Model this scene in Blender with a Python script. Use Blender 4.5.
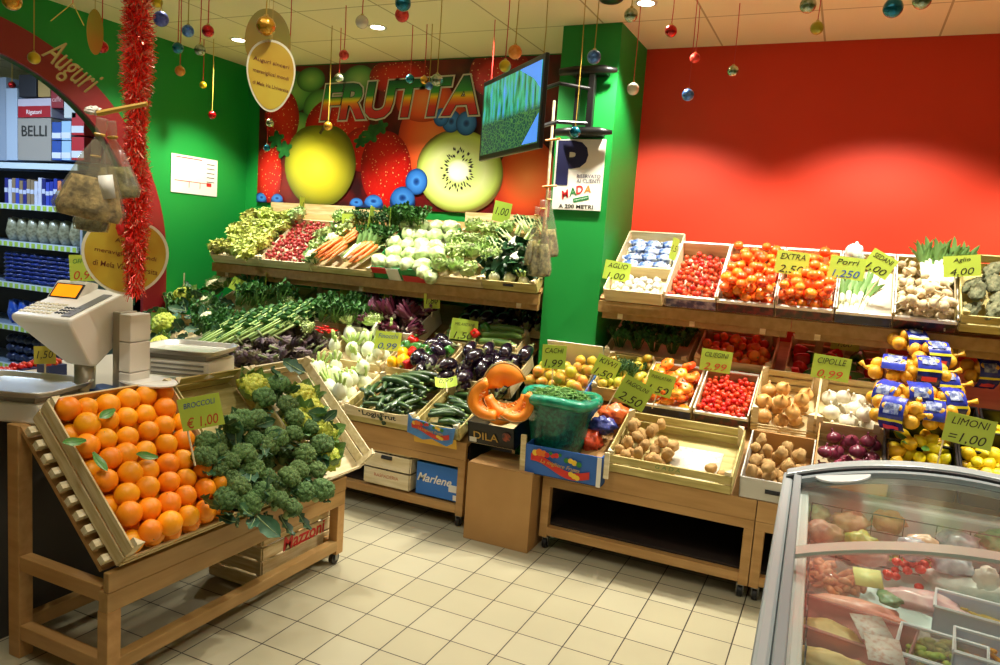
import bpy, math, random
from mathutils import Matrix, Vector, Euler, noise
R=math.radians; PI=math.pi
sc=bpy.context.scene
for o in list(bpy.data.objects): bpy.data.objects.remove(o)
COL=sc.collection
rnd=random.Random(11)
# ---------------- camera ----------------
FPX=744.14; CAM=Vector((0,0,1.6))
RT=Vector((0.90394974,0.42194285,0.06956364)); UP=Vector((-0.11228219,0.07722077,0.99067132)); FW=Vector((-0.41263492,0.90332784,-0.11718036))
cd=bpy.data.cameras.new('camera'); cam=bpy.data.objects.new('camera',cd); COL.objects.link(cam)
cam.matrix_world=Matrix(((RT.x,UP.x,-FW.x,CAM.x),(RT.y,UP.y,-FW.y,CAM.y),(RT.z,UP.z,-FW.z,CAM.z),(0,0,0,1)))
cd.sensor_width=36; cd.lens=FPX*36/1000; cd.clip_start=.02; sc.camera=cam
# ---------------- world, exposure ----------------
w=bpy.data.worlds.new('world'); sc.world=w; w.use_nodes=True
w.node_tree.nodes['Background'].inputs[0].default_value=(1,.9,.75,1); w.node_tree.nodes['Background'].inputs[1].default_value=.03
sc.view_settings.view_transform='Standard'; sc.view_settings.look='None'; sc.view_settings.gamma=1
sc.view_settings.use_curve_mapping=False; sc.view_settings.exposure=0.38
# ---------------- lights ----------------
ZC=2.945
WARM=(1,.935,.80)
def spot(x,y,e,ang=95,blend=.45,tx=0,ty=0,col=WARM,z=ZC-.03,rad=.04):
    l=bpy.data.lights.new('downlight_lamp','SPOT'); l.energy=e; l.color=col; l.spot_size=R(ang); l.spot_blend=blend; l.shadow_soft_size=rad
    o=bpy.data.objects.new('downlight_lamp',l); COL.objects.link(o); o.location=(x,y,z)
    d=Vector((tx,ty,-1)).normalized(); o.rotation_euler=d.to_track_quat('-Z','Y').to_euler(); return o
DL=[(-4.2,4.26),(-2.94,4.19),(-1.144,4.095)]
DL2=[(.13,4.1),(1.45,4.1)]
DL3=[(-2.75,2.5),(-2.2,1.15),(-1.2,1.7),(.4,2.0),(-.4,.3)]
for x,y in DL[:2]: spot(x,y,125,98,.5,0,.10)
for x,y in DL2+[(-1.15,4.1)]: spot(x,y,140,110,.42,0,.08)
spot(-2.0,4.1,90,94,.7,0,.1)
for x,y in DL3: spot(x,y,38,104,.7)
for x in (-4.3,-3.2,-2.3,-1.1,.2,1.5): spot(x,3.9,48,100,.7,0,-.22)  # added spots tilted toward the aisle, without fittings in the ceiling
def area(name,loc,sx,sy,e,col,rot=(0,0,0)):
    l=bpy.data.lights.new(name,'AREA'); l.shape='RECTANGLE'; l.size=sx; l.size_y=sy; l.energy=e; l.color=col
    o=bpy.data.objects.new(name,l); COL.objects.link(o); o.location=loc; o.rotation_euler=rot; return o
area('soft_fill_area',(-1.0,1.0,ZC-.02),2.4,1.2,10,(1,.93,.82))  # broad soft fill from above, no panel modelled in the ceiling
area('aisle_tube_lamp',(-6.2,2.9,2.9),1.6,.3,60,(.62,.78,1))

# ---------------- helpers ----------------
def ray(px,py): return FW+RT*((px-500)/FPX)-UP*((py-332.5)/FPX)
def aty(px,py,y): d=ray(px,py); return CAM+d*(y/d.y)
def atx(px,py,x): d=ray(px,py); return CAM+d*(x/d.x)
def atz(px,py,z): d=ray(px,py); return CAM+d*((z-CAM.z)/d.z)
def atd(px,py,D): return CAM+ray(px,py)*D
def lin(c): return c/12.92 if c<=.04045 else ((c+.055)/1.055)**2.4
def hx(s):
    if not isinstance(s,str): return tuple(s)+((1,) if len(s)==3 else ())
    return tuple(lin(int(s[i:i+2],16)/255) for i in (0,2,4))+(1,)
MATS={}
def mat(name,col,rough=.5,var=0.0,c2=None,ns=20,nf=.5,bump=0,bs=60,metal=0,coat=0,emit=0,alpha=1,trans=0,sss=0,kind='noise',stretch=None,hv=0.0,det=3):
    if name in MATS: return MATS[name]
    m=bpy.data.materials.new(name); m.use_nodes=True; MATS[name]=m; nt=m.node_tree; N=nt.nodes; L=nt.links
    b=N['Principled BSDF']; b.inputs['Roughness'].default_value=rough; b.inputs['Metallic'].default_value=metal
    b.inputs['Coat Weight'].default_value=coat
    if trans: b.inputs['Transmission Weight'].default_value=trans
    if sss: b.inputs['Subsurface Weight'].default_value=sss; b.inputs['Subsurface Scale'].default_value=.01
    if alpha<1: b.inputs['Alpha'].default_value=alpha
    if emit:
        b.inputs['Emission Color'].default_value=hx(col); b.inputs['Emission Strength'].default_value=emit
    tc=N.new('ShaderNodeTexCoord'); src=tc.outputs['Object']
    if stretch:
        mp=N.new('ShaderNodeMapping'); mp.inputs['Scale'].default_value=stretch; L.new(src,mp.inputs[0]); src=mp.outputs[0]
    out=None
    rgb=N.new('ShaderNodeRGB'); rgb.outputs[0].default_value=hx(col); out=rgb.outputs[0]
    if c2:
        if kind=='voro':
            n=N.new('ShaderNodeTexVoronoi'); n.inputs['Scale'].default_value=ns; o=n.outputs['Distance']
        else:
            n=N.new('ShaderNodeTexNoise'); n.inputs['Scale'].default_value=ns; n.inputs['Detail'].default_value=det; o=n.outputs['Fac']
        L.new(src,n.inputs['Vector'])
        r=N.new('ShaderNodeValToRGB'); L.new(o,r.inputs[0])
        r.color_ramp.elements[0].position=max(0,nf-.15); r.color_ramp.elements[1].position=min(1,nf+.15)
        r.color_ramp.elements[0].color=hx(c2); r.color_ramp.elements[1].color=hx(col); out=r.outputs[0]
    if var or hv:
        oi=N.new('ShaderNodeObjectInfo'); h=N.new('ShaderNodeHueSaturation')
        a=N.new('ShaderNodeMapRange'); a.inputs[3].default_value=1-var; a.inputs[4].default_value=1+var; L.new(oi.outputs['Random'],a.inputs[0]); L.new(a.outputs[0],h.inputs['Value'])
        if hv:
            mm=N.new('ShaderNodeMath'); mm.operation='MULTIPLY'; mm.inputs[1].default_value=7.13; L.new(oi.outputs['Random'],mm.inputs[0])
            fr=N.new('ShaderNodeMath'); fr.operation='FRACT'; L.new(mm.outputs[0],fr.inputs[0])
            a2=N.new('ShaderNodeMapRange'); a2.inputs[3].default_value=.5-hv; a2.inputs[4].default_value=.5+hv; L.new(fr.outputs[0],a2.inputs[0]); L.new(a2.outputs[0],h.inputs['Hue'])
        L.new(out,h.inputs['Color']); out=h.outputs[0]
    L.new(out,b.inputs['Base Color'])
    if bump:
        n=N.new('ShaderNodeTexNoise'); n.inputs['Scale'].default_value=bs; n.inputs['Detail'].default_value=2; L.new(src,n.inputs['Vector'])
        bp=N.new('ShaderNodeBump'); bp.inputs['Strength'].default_value=bump; bp.inputs['Distance'].default_value=.004
        L.new(n.outputs['Fac'],bp.inputs['Height']); L.new(bp.outputs[0],b.inputs['Normal'])
    return m
class MB:
    def __init__(s): s.v=[];s.f=[];s.m=[];s.k=0
    def add(s,vs,fs,M=None,k=None):
        n=len(s.v)
        s.v+= [tuple(M@Vector(p)) for p in vs] if M is not None else [tuple(p) for p in vs]
        s.f+= [tuple(n+i for i in q) for q in fs]; s.m+=[s.k if k is None else k]*len(fs); return s
    def box(s,x0,x1,y0,y1,z0,z1,M=None,k=None):
        return s.add([(x0,y0,z0),(x1,y0,z0),(x1,y1,z0),(x0,y1,z0),(x0,y0,z1),(x1,y0,z1),(x1,y1,z1),(x0,y1,z1)],
            [(0,3,2,1),(4,5,6,7),(0,1,5,4),(1,2,6,5),(2,3,7,6),(3,0,4,7)],M,k)
    def quad(s,a,b,c,d,k=None): return s.add([a,b,c,d],[(0,1,2,3)],None,k)
    def prism(s,pts,z0,z1,M=None,k=None):
        n=len(pts); vs=[(x,y,z0) for x,y in pts]+[(x,y,z1) for x,y in pts]
        return s.add(vs,[tuple(range(n-1,-1,-1)),tuple(range(n,2*n))]+[(i,(i+1)%n,n+(i+1)%n,n+i) for i in range(n)],M,k)
    def tube(s,pts,rad,n=8,M=None,k=None,cap=True):
        pts=[Vector(p) for p in pts]; rs=rad if isinstance(rad,(list,tuple)) else [rad]*len(pts)
        vs=[];fs=[];last=None
        for i,p in enumerate(pts):
            t=(pts[min(i+1,len(pts)-1)]-pts[max(i-1,0)]).normalized()
            a=t.orthogonal().normalized() if last is None else (last-t*last.dot(t)).normalized()
            last=a; b=t.cross(a)
            for j in range(n):
                c=2*PI*j/n; vs.append(p+(a*math.cos(c)+b*math.sin(c))*rs[i])
        for i in range(len(pts)-1):
            for j in range(n): fs.append((i*n+j,i*n+(j+1)%n,(i+1)*n+(j+1)%n,(i+1)*n+j))
        if cap: fs.append(tuple(range(n-1,-1,-1))); q=(len(pts)-1)*n; fs.append(tuple(range(q,q+n)))
        return s.add(vs,fs,M,k)
    def lathe(s,prof,n=16,M=None,k=None,lobes=0,la=0):
        vs=[];fs=[]
        for r,z in prof:
            for j in range(n):
                c=2*PI*j/n; q=r*(1+la*math.cos(lobes*c)) if lobes else r
                vs.append((q*math.cos(c),q*math.sin(c),z))
        for i in range(len(prof)-1):
            for j in range(n): fs.append((i*n+j,i*n+(j+1)%n,(i+1)*n+(j+1)%n,(i+1)*n+j))
        fs.append(tuple(range(n-1,-1,-1))); q=(len(prof)-1)*n; fs.append(tuple(range(q,q+n)))
        return s.add(vs,fs,M,k)
    def ball(s,r=1,c=(0,0,0),sc=(1,1,1),nu=16,nv=9,amp=0,freq=3,seed=0,M=None,k=None,rot=None):
        vs=[];fs=[];c=Vector(c)
        for i in range(nv+1):
            th=PI*i/nv
            for j in range(nu):
                ph=2*PI*j/nu; d=Vector((math.sin(th)*math.cos(ph),math.sin(th)*math.sin(ph),math.cos(th)))
                q=r*(1+(amp*noise.noise(d*freq+Vector((seed*7.3,seed*3.1,0))) if amp else 0))
                p=Vector((d.x*q*sc[0],d.y*q*sc[1],d.z*q*sc[2]))
                if rot: p=rot@p
                vs.append(p+c)
        for i in range(nv):
            for j in range(nu):
                a,b=i*nu+j,i*nu+(j+1)%nu; fs.append((a,a+nu,b+nu,b))
        return s.add(vs,fs,M,k)
    def leaf(s,M,L,W,curl=.6,ruf=.0,cup=.2,seed=0,nu=6,nv=2,fr=9,k=None,rib=0,peak=.6):
        vs=[];fs=[];y=z=0;st=L/nu
        for i in range(nu+1):
            t=i/nu; wd=W*.5*max(.03,math.sin(PI*min(1,(t**(.5/ (1-peak+.001)) if peak<.5 else t**(peak/.5))*.93+.06)))**.75
            a=curl*t
            if i: y+=st*math.cos(a); z+=st*math.sin(a)
            for j in range(-nv,nv+1):
                q=j/nv
                zz=cup*wd*q*q+ruf*W*abs(q)**1.5*math.sin(fr*t*2+j*1.3+seed*2.1)+ruf*.4*W*noise.noise(Vector((q*2,t*4,seed*3.7)))
                vs.append((q*wd,y-math.sin(a)*zz,z+math.cos(a)*zz))
        n=2*nv+1
        for i in range(nu):
            for j in range(n-1):
                fs.append((i*n+j,i*n+j+1,(i+1)*n+j+1,(i+1)*n+j))
        s.add(vs,fs,M,k)
        if rib:
            pts=[vs[i*n+nv] for i in range(nu)]; s.tube([(p[0],p[1],p[2]+.3*rib) for p in pts],[rib*(1-.8*i/nu) for i in range(nu)],5,M,rib and 1)
        return s
    def mesh(s,name,mats,smooth=True,sub=0):
        me=bpy.data.meshes.new(name); me.from_pydata(s.v,[],s.f); me.validate()
        mats=mats if isinstance(mats,(list,tuple)) else [mats]
        for m in mats: me.materials.append(m)
        if len(me.polygons)==len(s.m): me.polygons.foreach_set('material_index',s.m)
        me.polygons.foreach_set('use_smooth',[smooth]*len(me.polygons))
        me.update(); return me
def T(x=0,y=0,z=0): return Matrix.Translation((x,y,z))
def RX(a): return Matrix.Rotation(a,4,'X')
def RY(a): return Matrix.Rotation(a,4,'Y')
def RZ(a): return Matrix.Rotation(a,4,'Z')
def S(x,y=None,z=None):
    if y is None: y=z=x
    return Matrix.Diagonal((x,y,z,1))
def setp(o,label=None,cat=None,group=None,kind=None):
    if label: o['label']=label
    if cat: o['category']=cat
    if group: o['group']=group
    if kind: o['kind']=kind
    return o
def obj(name,me,M=None,parent=None,label=None,cat=None,group=None,kind=None):
    o=bpy.data.objects.new(name,me); COL.objects.link(o)
    if parent: o.parent=parent
    if M is not None: o.matrix_basis=M
    return setp(o,label,cat,group,kind)
def thing(name,label,cat,M,group=None): return obj(name,None,M,None,label,cat,group)
def part(name,mb,mats,parent,label=None,M=None,smooth=False,bev=0):
    me=mb.mesh(name,mats,smooth) if isinstance(mb,MB) else mb
    o=obj(name,me,M,parent,label)
    if bev: b=o.modifiers.new('bevel','BEVEL'); b.width=bev; b.segments=2; b.limit_method='ANGLE'
    return o
def struct(name,mb,mats,smooth=False): return obj(name,mb.mesh(name,mats,smooth),kind='structure')
def spin(r=rnd): return Euler((r.uniform(0,6.28),r.uniform(0,6.28),r.uniform(0,6.28))).to_matrix().to_4x4()
def place(proto,M,label,cat,group=None,stuff=False):
    """proto = (name, mesh, [(child name, mesh), ...])"""
    o=obj(proto[0],proto[1],M,None,label,cat,group)
    for n,me in proto[2]: obj(n,me,None,o)
    return o
def drop(w,d,n,r,prev=(),reg=None,tries=14,base=0,R0=rnd,m=None,bias=0):
    """rest n balls of radius r on the base of a w by d box"""
    P=list(prev); out=[]; m=r if m is None else m
    for _ in range(n):
        best=None
        for _ in range(tries):
            for _ in range(30):
                x=R0.uniform(m,w-m); y=R0.uniform(m,d-m)
                if reg is None or reg(x/w,y/d): break
            z=base+r
            for (a,b,c,q) in P:
                dd=(a-x)**2+(b-y)**2; s=(r+q)*.97
                if dd<s*s: z=max(z,c+math.sqrt(s*s-dd))
            sc_=z+bias*y
            if best is None or sc_<best[3]: best=(x,y,z,sc_)
        P.append((best[0],best[1],best[2],r)); out.append((best[0],best[1],best[2],r))
    return out
_tx={}
def textmesh(s,size,m,bold=0,shear=0,ext=.0004,align='CENTER',lh=1):
    c=bpy.data.curves.new('lettering','FONT'); c.body=s; c.size=size; c.offset=bold; c.shear=shear; c.extrude=ext; c.align_x=align; c.align_y='CENTER'; c.space_line=lh; c.resolution_u=3
    o=bpy.data.objects.new('t',c); COL.objects.link(o); bpy.context.view_layer.update()
    me=bpy.data.meshes.new_from_object(o.evaluated_get(bpy.context.evaluated_depsgraph_get())); bpy.data.objects.remove(o); bpy.data.curves.remove(c)
    me.materials.clear(); me.materials.append(m); me.name='lettering'; return me
def FB(x0,y0=4.35,z0=1.31,t=37): return T(x0,y0,z0)@RX(R(t))          # frame of a crate tilted toward the aisle
def FL(x0,y0,z0,t): return T(x0,y0,z0)@RZ(R(90))@RX(R(t))             # the same, facing +x

# ---------------- materials ----------------
m_wood=mat('crate_wood','DDCB9C',.6,.06,'C2A970',6,.5,.15,80,stretch=(1,1,9))
m_woodx=mat('crate_wood_long','D6B97C',.6,.05,'B8935A',5,.5,.15,80,stretch=(1,9,9))
m_pale=mat('pale_crate_wood','ECDFBC',.6,.04,'D6C495',5,.5,.12,80,stretch=(1,9,9))
m_green_wood=mat('greenish_crate_wood','CDBE7C',.6,.04,'AC9C57',5,.5,.12,80,stretch=(1,9,9))
m_stand=mat('stand_wood','B98F56',.5,.02,'A67C44',3,.5,.08,60,stretch=(1,8,8))
m_stand2=mat('stand_wood_front','AE8A52',.5,.02,'9C7840',3,.5,.08,60,stretch=(8,1,8))
m_black=mat('black_plastic','101010',.35)
m_dark=mat('dark_grey','202022',.6)
m_white=mat('white_paint','EDE9DD',.5)
m_card=mat('kraft_cardboard','B48A52',.8,0,'A67C46',3,.5,.05,30)
m_cardw=mat('white_card','E4E0D4',.6)
m_steel=mat('steel','E2DFD8',.36,0,metal=1,bump=.02,bs=30)
m_ink=mat('marker_ink','2B2E14',.6)
m_blueink=mat('blue_marker_ink','1E4FA0',.6)
m_redink=mat('red_marker_ink','C8452A',.6)
m_card_y=mat('price_card_lime','B9D24A',.55,.07,hv=.012)
m_red=mat('sign_red','C8201E',.5); m_grn=mat('sign_green','0F7A3A',.5); m_navy=mat('sign_navy','181A4A',.5)
m_grey=mat('grey_plastic','8E9496',.45)

# ---------------- setting ----------------
def brickmat(name,c1,c2,mort,bw,bh,ms,ox=0,oy=0,rough=.4,bump=0,var=.04):
    m=bpy.data.materials.new(name); m.use_nodes=True; N=m.node_tree.nodes; L=m.node_tree.links; b=N['Principled BSDF']
    g=N.new('ShaderNodeNewGeometry'); mp=N.new('ShaderNodeMapping'); mp.inputs['Location'].default_value=(ox,oy,0); L.new(g.outputs['Position'],mp.inputs[0])
    br=N.new('ShaderNodeTexBrick'); br.offset=0; br.squash=1; br.inputs['Scale'].default_value=1; br.inputs['Brick Width'].default_value=bw; br.inputs['Row Height'].default_value=bh; br.inputs['Mortar Size'].default_value=ms; br.inputs['Mortar Smooth'].default_value=.1
    br.inputs['Color1'].default_value=hx(c1); br.inputs['Color2'].default_value=hx(c2); br.inputs['Mortar'].default_value=hx(mort); L.new(mp.outputs[0],br.inputs[0])
    n=N.new('ShaderNodeTexNoise'); n.inputs['Scale'].default_value=2.5; n.inputs['Detail'].default_value=5; L.new(g.outputs['Position'],n.inputs['Vector'])
    h=N.new('ShaderNodeHueSaturation'); a=N.new('ShaderNodeMapRange'); a.inputs[3].default_value=1-var*2; a.inputs[4].default_value=1+var*2; L.new(n.outputs['Fac'],a.inputs[0]); L.new(a.outputs[0],h.inputs['Value'])
    L.new(br.outputs['Color'],h.inputs['Color']); L.new(h.outputs[0],b.inputs['Base Color']); b.inputs['Roughness'].default_value=rough
    if bump:
        bp=N.new('ShaderNodeBump'); bp.inputs['Strength'].default_value=bump; bp.inputs['Distance'].default_value=.003; bp.invert=True; L.new(br.outputs['Fac'],bp.inputs['Height']); L.new(bp.outputs[0],b.inputs['Normal'])
    return m
TS=.20345
# grid through world point of tile corner (x=-.69115.. in tile frame); offsets fitted from the photo
gx=(-0.69165*math.cos(.42849)+1.63793*math.sin(.42849))*0+0
m_floor=brickmat('floor_tiles','A7A186','A0997C','1C140C',TS,TS,.0026,-.1425,-.0929,.38,.3)
m_ceil=brickmat('ceiling_tiles','EBE2BE','E8DEB8','B0A278',.6,.6,.006,-(-.876+.6),-.2,.8,.3,.01)
def wallmat(name,c):
    m=mat(name,c,.55,0,None,bump=.05,bs=12); return m
m_gw=wallmat('green_wall_paint','0B8F35'); m_rw=wallmat('red_wall_paint','D0320E'); m_cr=wallmat('cream_wall_paint','CFC3A0'); m_arch=mat('dark_red_trim','8E1B20',.5,bump=.03)
struct('floor',MB().box(-9.5,3.5,-2.6,6,-.1,0),m_floor)
struct('ceiling',MB().box(-9.5,3.5,-2.6,6,ZC,ZC+.1),m_ceil)
struct('wall_back',MB().box(-4.8,-1.5,5.0,5.15,0,ZC).box(-9.5,-4.8,5.85,6,0,ZC),m_gw)
struct('wall_back_red',MB().box(-1.5,3.5,5.0,5.15,0,ZC),m_rw)
struct('wall_right',MB().box(3.4,3.5,-2.6,5,0,ZC),m_cr); struct('wall_rear',MB().box(-9.5,3.5,-2.6,-2.5,0,ZC),m_cr)
struct('wall_far_left',MB().box(-9.5,-9.4,-2.6,6,0,ZC),m_cr)
struct('wall_pillar',MB().box(-1.728,-1.36,4.4,5.0,0,ZC),m_gw)
# left wall with the arched opening
AY,AZ,RO,RI=2.68,1.29,1.48,1.27
mb=MB(); X0,X1=-4.86,-4.8
mb.box(X0,X1,-2.5,AY-RI,0,ZC).box(X0,X1,AY+RI,5.0,0,ZC)
n=40
for i in range(n):
    a=PI-PI*i/n; b=PI-PI*(i+1)/n
    ya,za=AY+RI*math.cos(a),AZ+RI*math.sin(a); yb,zb=AY+RI*math.cos(b),AZ+RI*math.sin(b)
    mb.add([(X0,ya,za),(X1,ya,za),(X1,yb,zb),(X0,yb,zb),(X0,ya,ZC),(X1,ya,ZC),(X1,yb,ZC),(X0,yb,ZC)],[(0,1,2,3),(1,5,6,2),(0,3,7,4),(4,7,6,5)])
struct('wall_left',mb,m_gw)
mb=MB(); pa=[(AY-RO,0),(AY-RI,0)]
def ring(y0,z0,r): return [(y0+r*math.cos(PI-PI*i/n),z0+r*math.sin(PI-PI*i/n)) for i in range(n+1)]
o_=[(AY-RO,0)]+ring(AY,AZ,RO)+[(AY+RO,0)]; i_=[(AY-RI,0)]+ring(AY,AZ,RI)+[(AY+RI,0)]
xa,xb=-4.8,-4.775
for k in range(len(o_)-1):
    a,b,c,d=o_[k],o_[k+1],i_[k+1],i_[k]
    mb.add([(xb,*a),(xb,*b),(xb,*c),(xb,*d),(xa,*a),(xa,*b),(X0,*c),(X0,*d)],[(0,1,2,3),(0,4,5,1),(3,2,6,7)])
struct('trim_1',mb,m_arch)
# aisle beyond: dim walls
struct('wall_aisle',MB().box(-9.4,-4.95,5.2,5.3,0,ZC),mat('aisle_wall_paint','3A424C',.7))
# downlights
m_lampglow=mat('lamp_glow','FFF4DC',.5,emit=14); m_ringw=mat('lamp_ring','E8E4D8',.4)
for i,(x,y) in enumerate(DL):
    lab=['recessed ceiling spotlight nearest the green wall on the left','recessed ceiling spotlight above the large FRUTTA lettering','recessed ceiling spotlight beside the top of the green pillar'][i] if i<3 else 'recessed ceiling spotlight out over the red wall'
    t=thing('ceiling_spotlight',lab,'ceiling light',T(x,y,ZC),None if i<3 else 'recessed spotlights along the red wall')
    part('trim_ring',MB().lathe([(.045,-.002),(.06,-.006),(.062,0),(.045,0)],24),m_ringw,t,smooth=True)
    part('lens',MB().lathe([(.044,-.003),(.044,-.001)],24),m_lampglow,t)
# ---------- mural ----------
def mur(px,py): p=aty(px,py,5.0); return (p.x,p.z)
def polyobj(name,pts,y,m,parent): # flat printed shape on the mural
    pts=[(min(max(x,-4.655),-1.735),min(max(z,1.818),ZC-.012)) for x,z in pts]; mb=MB(); mb.add([(x,y,z) for x,z in pts],[tuple(range(len(pts)))]); return part(name,mb,m,parent)
def ell(px,py,rx,ry,rot=0,n=40,fx=None):
    cx,cz=mur(px,py); s=1/ (FPX/ (aty(px,py,5.0)-CAM).dot(FW)); out=[]
    for i in range(n):
        a=2*PI*i/n; q=fx(a) if fx else 1; x=rx*s*q*math.cos(a)*1.1; z=ry*s*q*math.sin(a); c,d=math.cos(rot),math.sin(rot)
        out.append((cx+x*c-z*d,cz+x*d+z*c))
    return out
mt=thing('fruit_mural','large printed fruit mural with FRUTTA lettering filling the wall above the left shelf','wall poster',Matrix.Identity(4))
part('panel',MB().box(-4.66,-1.73,4.988,4.999,1.815,ZC-.01),mat('mural_backdrop','7A1512',.3,0,'2A0A12',4,.5),mt)
def radial(name,stops,nsc=0,seeds=None,stretch=(1,1)):
    m=bpy.data.materials.new(name); m.use_nodes=True; N=m.node_tree.nodes; L=m.node_tree.links; b=N['Principled BSDF']; b.inputs['Roughness'].default_value=.3
    tc=N.new('ShaderNodeTexCoord'); mp=N.new('ShaderNodeMapping'); mp.inputs['Location'].default_value=(-.5,-.5,-.5); L.new(tc.outputs['Generated'],mp.inputs[0])
    mp2=N.new('ShaderNodeMapping'); mp2.inputs['Scale'].default_value=(2*stretch[0],0,2*stretch[1]); L.new(mp.outputs[0],mp2.inputs[0])
    ln=N.new('ShaderNodeVectorMath'); ln.operation='LENGTH'; L.new(mp2.outputs[0],ln.inputs[0])
    r=N.new('ShaderNodeValToRGB'); L.new(ln.outputs['Value'],r.inputs[0]); e=r.color_ramp.elements
    while len(e)<len(stops): e.new(.5)
    for q,(p,c) in zip(e,stops): q.position=p; q.color=hx(c)
    out=r.outputs[0]
    if seeds:
        v=N.new('ShaderNodeTexVoronoi'); v.inputs['Scale'].default_value=seeds[0]; L.new(tc.outputs['Object'],v.inputs['Vector'])
        rr=N.new('ShaderNodeValToRGB'); rr.color_ramp.elements[0].position=seeds[1]; rr.color_ramp.elements[1].position=seeds[1]+.05; rr.color_ramp.elements[0].color=(1,1,1,1); rr.color_ramp.elements[1].color=(0,0,0,1); L.new(v.outputs['Distance'],rr.inputs[0])
        mx=N.new('ShaderNodeMix'); mx.data_type='RGBA'; L.new(rr.outputs[0],mx.inputs[0]); L.new(out,mx.inputs[6]); mx.inputs[7].default_value=hx(seeds[2]); out=mx.outputs[2]
    L.new(out,b.inputs['Base Color']); return m
m_straw=radial('print_strawberry',[(0,'E0281C'),(.7,'C81712'),(1,'8E0D0C')],seeds=(38,.16,'F0B070'))
m_apple=radial('print_apple',[(0,'E8DC40'),(.5,'CFC62A'),(.8,'A2A024'),(1,'5E6216')]); m_peach=radial('print_peach',[(0,'F48A4A'),(.7,'EA5A2A'),(1,'B8301C')])
m_blueb=radial('print_blueberry',[(0,'0F2A60'),(.2,'1D4E9C'),(.35,'3F86D8'),(.8,'2866B8'),(1,'16305E')]); m_grape=radial('print_grape',[(0,'9CCB6A'),(.7,'5C9A48'),(1,'2E5E34')])
m_kiwi=radial('print_kiwi',[(0,'FAF8EC'),(.2,'F6F6DC'),(.3,'C6D878'),(.6,'DDE8A0'),(.86,'C0D468'),(.95,'93A040'),(1,'6E5A2C')])
m_leafp=mat('print_leaf','2F7A34',.3,0,'164A22',12,.5); m_stem=mat('print_stem','5A4A20',.4)
Y=4.987
for i,(px,py,rx,ry) in enumerate([(295,92,22,20),(322,108,20,18),(345,92,20,18),(312,80,16,12),(360,80,18,14),(300,128,18,15)]): polyobj('printed_grape',ell(px,py,rx,ry),Y-.0004*i,m_grape,mt)
for i,(px,py,rx,ry,ro) in enumerate([(283,118,20,28,.1),(268,180,17,36,-.1),(338,128,36,30,0),(400,76,32,18,0),(500,72,30,26,0),(365,150,24,22,0)]): polyobj('printed_strawberry',ell(px,py,rx,ry,ro),Y-.003-.0004*i,m_straw,mt)
for i,(px,py,rx,ry) in enumerate([(435,140,38,48),(527,190,32,50),(425,100,30,22)]): polyobj('printed_peach',ell(px,py,rx,ry),Y-.006-.0004*i,m_peach,mt)
polyobj('printed_strawberry',ell(387,168,27,36,.15,fx=lambda a:1-.12*math.sin(a) if math.sin(a)<0 else 1),Y-.008,m_straw,mt)
polyobj('printed_apple',ell(321,166,40,45,0,fx=lambda a:1-.13*max(0,math.sin(a))**8-.08*max(0,-math.sin(a))),Y-.0085,m_apple,mt)
part('printed_stem',MB().tube([(aty(322,134,5).x,Y-.0095,aty(322,134,5).z),(aty(327,126,5).x,Y-.0095,aty(327,126,5).z),(aty(330,118,5).x,Y-.0095,aty(330,118,5).z)],.012,6),m_stem,mt)
for i,(px,py,s_) in enumerate([(372,135,11),(382,128,9),(290,84,9),(278,140,10),(286,150,10),(362,142,8)]):
    polyobj('printed_leaf',ell(px,py,s_,s_*.9,.4,24,fx=lambda a:.45+.55*abs(math.cos(2.5*a))),Y-.0090-.0003*i,m_leafp,mt)
polyobj('printed_kiwi',ell(460,172,45,41,-.2),Y-.0095,m_kiwi,mt)
mb=MB(); c=mur(459,170)
for i in range(64):
    a=2*PI*i/64+rnd.uniform(-.05,.05); rr=rnd.uniform(.085,.145)*(1 if i%2 else .85); cx,cz=c[0]+rr*math.cos(a)*1.05,c[1]+rr*math.sin(a)*1.25
    l=.017; q=.0065; ca,sa=math.cos(a),math.sin(a)
    mb.add([(cx-ca*l,Y-.0103,cz-sa*l),(cx-sa*q,Y-.0103,cz+ca*q),(cx+ca*l,Y-.0103,cz+sa*l),(cx+sa*q,Y-.0103,cz-ca*q)],[(0,1,2,3)])
part('printed_kiwi_seeds',mb,mat('print_seed','1C1A14',.4),mt)
for i,(px,py,s_) in enumerate([(418,182,13),(404,202,15),(375,207,12),(358,207,9),(262,202,9),(279,202,8),(453,122,11),(468,124,12),(443,118,9)]): polyobj('printed_blueberry',ell(px,py,s_*.9,s_),Y-.011-.0003*i,m_blueb,mt)
# lettering: white rim, black edge, striped face
def stripem():
    m=bpy.data.materials.new('frutta_face'); m.use_nodes=True; N=m.node_tree.nodes; L=m.node_tree.links; b=N['Principled BSDF']; b.inputs['Roughness'].default_value=.4
    tc=N.new('ShaderNodeTexCoord'); sp=N.new('ShaderNodeSeparateXYZ'); L.new(tc.outputs['Generated'],sp.inputs[0]); r=N.new('ShaderNodeValToRGB'); L.new(sp.outputs[1],r.inputs[0]); e=r.color_ramp.elements
    st=[(0,'C8242A'),(.25,'D8352E'),(.42,'F08A1E'),(.52,'F4D21E'),(.64,'2E9A3C'),(1,'0C5A30')]
    while len(e)<len(st): e.new(.5)
    for q,(p,c) in zip(e,st): q.position=p;q.color=hx(c)
    L.new(r.outputs[0],b.inputs['Base Color']); return m
p0=aty(396,102,5.0); m_rim=mat('lettering_rim','D8D2BC',.4)
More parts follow.
